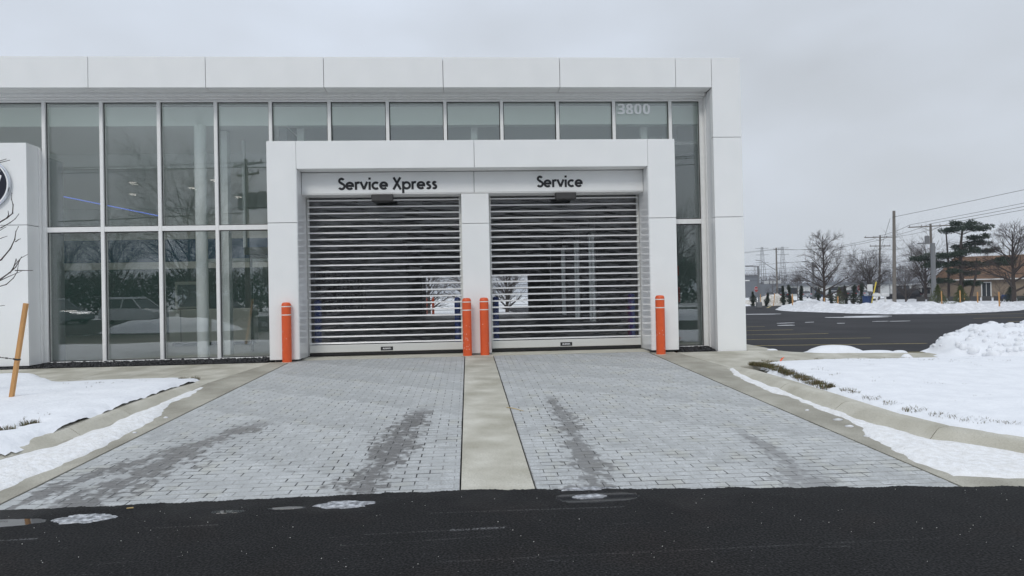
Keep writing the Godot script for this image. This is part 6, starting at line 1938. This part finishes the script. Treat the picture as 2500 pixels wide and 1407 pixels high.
# ---------------------------------------------------------------- what the glass mirrors, behind the camera
func behind() -> void:
	var r := RandomNumberGenerator.new()
	r.seed = 31
	var sn := MB.new()
	sn.quad(Vector3(-140, -0.30, 140), Vector3(140, -0.30, 140), Vector3(140, -0.30, 44.0), Vector3(-140, -0.30, 44.0))
	struct("snow_field", sn.mesh(), M.ground_snow, "snowy verge across the drive")
	var pk := MB.new()
	pk.quad(Vector3(-140, -0.29, 44.0), Vector3(140, -0.29, 44.0), Vector3(140, -0.275, 26.0), Vector3(-140, -0.275, 26.0))
	struct("parking_lot", pk.mesh(), M.lot_asphalt, "asphalt car park across the drive")
	rng.seed = 515
	var hd := thing("hedge", "dense dark evergreen hedge across the drive mirrored in the windows", "hedge", Vector3(-15, -0.3, 66.0))
	var hm := MB.new()
	for k in 900:
		var x := rng.randf_range(-60, 55)
		var hh := 4.3 + 1.5 * NZ.get_noise_2d(x * 12.0, 4.0)
		needles(hm, Vector3(x, rng.randf_range(0.2, hh), rng.randf_range(-1.0, 1.0)), Vector3(1.2, 0.8, 0.8), 30, 0.5)
	put(hd, "foliage", hm.mesh(), M.needle_pine)
	var hs := MB.new()
	for k in 40:
		hs.tube([Vector3(-58.0 + k * 2.9, -0.1, 0), Vector3(-58.0 + k * 2.9, 3.0, 0)], [0.12, 0.06], 5)
	put(hd, "stems", hs.mesh(), M.bark)
	for q in [[-13.5, 18.5, 3.4, 1.2, 0.85, "shovelled snow pile across the drive mirrored in the windows"], [-7.0, 20.0, 2.6, 1.2, 0.9, "second shovelled snow pile across the drive"], [9.0, 19.0, 5.0, 1.4, 0.8, "long shovelled snow pile across the drive before the service door"]]:
		var o := put(self, "snow_pile", field(q[0] - q[2] * 1.3, q[0] + q[2] * 1.3, q[1] - q[3] * 1.4, q[1] + q[3] * 1.4, 0.12, func(_x, _z): return -0.27, func(x, z):
			var d := 1.0 - Vector2((x - q[0]) / q[2], (z - q[1]) / q[3]).length() + 0.2 * NZ.get_noise_2d(x * 40.0, z * 40.0)
			return d * 0.3 if d < 0.0 else q[4] * (1.0 - exp(-d * 2.4)) + 0.15 * NC.get_noise_2d(x * 60.0, z * 60.0)), M.snow)
		tag(o, q[5], "snow pile")
	car("white parked car across the drive with snow on its roof", "car", Vector3(-22.0, -0.30, 33.0), 0.35, M.car_white, true, "", true)
	car("silver parked car across the drive with snow on its roof", "car", Vector3(-27.5, -0.30, 33.5), 0.3, M.car_silver, true, "", true)
	car("dark parked car across the drive near the service doors", "car", Vector3(-16.5, -0.30, 32.5), 0.2, M.car_dark, true)
	car("dark parked car across the drive opposite the right door", "car", Vector3(6.5, -0.30, 32.5), 0.0, M.car_dark, true)
	var up := utility_pole("wooden pole with three transformers across the drive", Vector3(-14.8, -0.3, 33.1), 10.9, 0.2, [[0.3, 2.6], [1.0, 2.0]], 0.5)
	for k in 3:
		var c := MB.new()
		c.lathe(Vector3(-0.9 + k * 0.9, 7.6, 0.55), [Vector2(0.0, 0.0), Vector2(0.32, 0.0), Vector2(0.34, 0.05), Vector2(0.34, 1.05), Vector2(0.22, 1.15), Vector2(0.0, 1.17)], 16)
		put(up, "transformer", c.mesh(), M.pole_steel)
	for s in [-1.1, 0.0, 1.1]:
		wire("power wire across the drive mirrored in the windows", Vector3(-14.8 + s * 0.6, 10.4 - 0.3 * absf(s), 33.1), Vector3(-70, 10.8 + 0.5 * s, 34.0), 0.5, 0.02)
		wire("power wire across the drive mirrored in the windows", Vector3(-14.8 + s * 0.6, 10.4 - 0.3 * absf(s), 33.1), Vector3(40, 11.5 + 0.5 * s, 31.0), 0.8, 0.02)
	wire("low cable across the drive mirrored in the windows", Vector3(-14.8, 7.0, 33.1), Vector3(-70, 6.6, 34.0), 0.5, 0.03)
	light_pole("slim lamp post across the drive", Vector3(-21.5, -0.3, 36.0), 6.2, Vector3(-0.9, 0, 0), 0.08)
	for k in 17:
		var x := -54.0 + k * 5.4 + r.randf_range(-1.5, 1.5)
		var h := r.randf_range(7.0, 9.5)
		if k == 4:
			x = -30.0
			h = 13.2
		bare_tree("bare_tree", "bare tree in the row across the drive mirrored in the glass", Vector3(x, -0.35, r.randf_range(52, 64)), h, 0.22, 0.12, 22, 1.25, 3 if k == 4 else 2, 5 if k == 4 else 7, 2000 + k, M.bark, "tree row across the drive", false)
	for q in [[1.2, 44.0, 6.5], [4.2, 47.0, 8.4], [7.2, 45.0, 6.0], [-3.5, 48.0, 6.2], [13.0, 46.0, 6.8]]:
		conifer("spruce", "dark spruce across the drive mirrored in the service doors", Vector3(q[0], -0.35, q[1]), q[2], 1.9, M.needle_pine, int(q[1] * 10 + q[0]), false, "spruces across the drive")
	# seen through the open rear bay
	var ry := MB.new()  # dark ground added to tone down the bright bay opening
	ry.quad(Vector3(-9, -0.9, -31.0), Vector3(5, -0.9, -31.0), Vector3(5, -0.9, -46.0), Vector3(-9, -0.9, -46.0))
	ry.quad(Vector3(-9, -0.05, -28.4), Vector3(5, -0.05, -28.4), Vector3(5, -0.9, -31.0), Vector3(-9, -0.9, -31.0))
	struct("added_rear_yard", ry.mesh(), M.lot_asphalt, "added dark asphalt ramp dimming the view through the open rear bay")
	for k in 5:
		bare_tree("bare_tree", "bare tree seen through the open rear bay of the building", Vector3(-9.0 + k * 4.5, -0.95, -62.0 - (k % 2) * 4.0), 5.5, 0.2, 0.05, 24, 1.3, 2, 6, 3000 + k, M.bark, "trees behind the rear bay", false)
	for x in [-3.0, -2.5]:
		var m := MB.new()
		m.lathe(Vector3(x, -0.95, -36.0), [Vector2(0.09, 0.0), Vector2(0.09, 1.9), Vector2(0.05, 1.96), Vector2(0.0, 1.97)], 14)
		tag(put(self, "rear_bollard", m.mesh(), M.bollard_orange), "orange bollard outside the open rear bay", "bollard", "bollards outside the rear bay")

func _ready() -> void:
	rng.seed = 20
	NZ = noise(0.01, 3, 1)
	NF = noise(0.01, 3, 2)
	NC = noise(0.01, 2, 3, FastNoiseLite.TYPE_CELLULAR)
	setup_view()
	make_materials()
	print("materials ", Time.get_ticks_msec())
	paving()
	print("paving ", Time.get_ticks_msec())
	building()
	print("building ", Time.get_ticks_msec())
	pebbles()
	bollards()
	snow()
	print("snow ", Time.get_ticks_msec())
	background()
	print("background ", Time.get_ticks_msec())
	near_things()
	behind()
	print("all ", Time.get_ticks_msec())
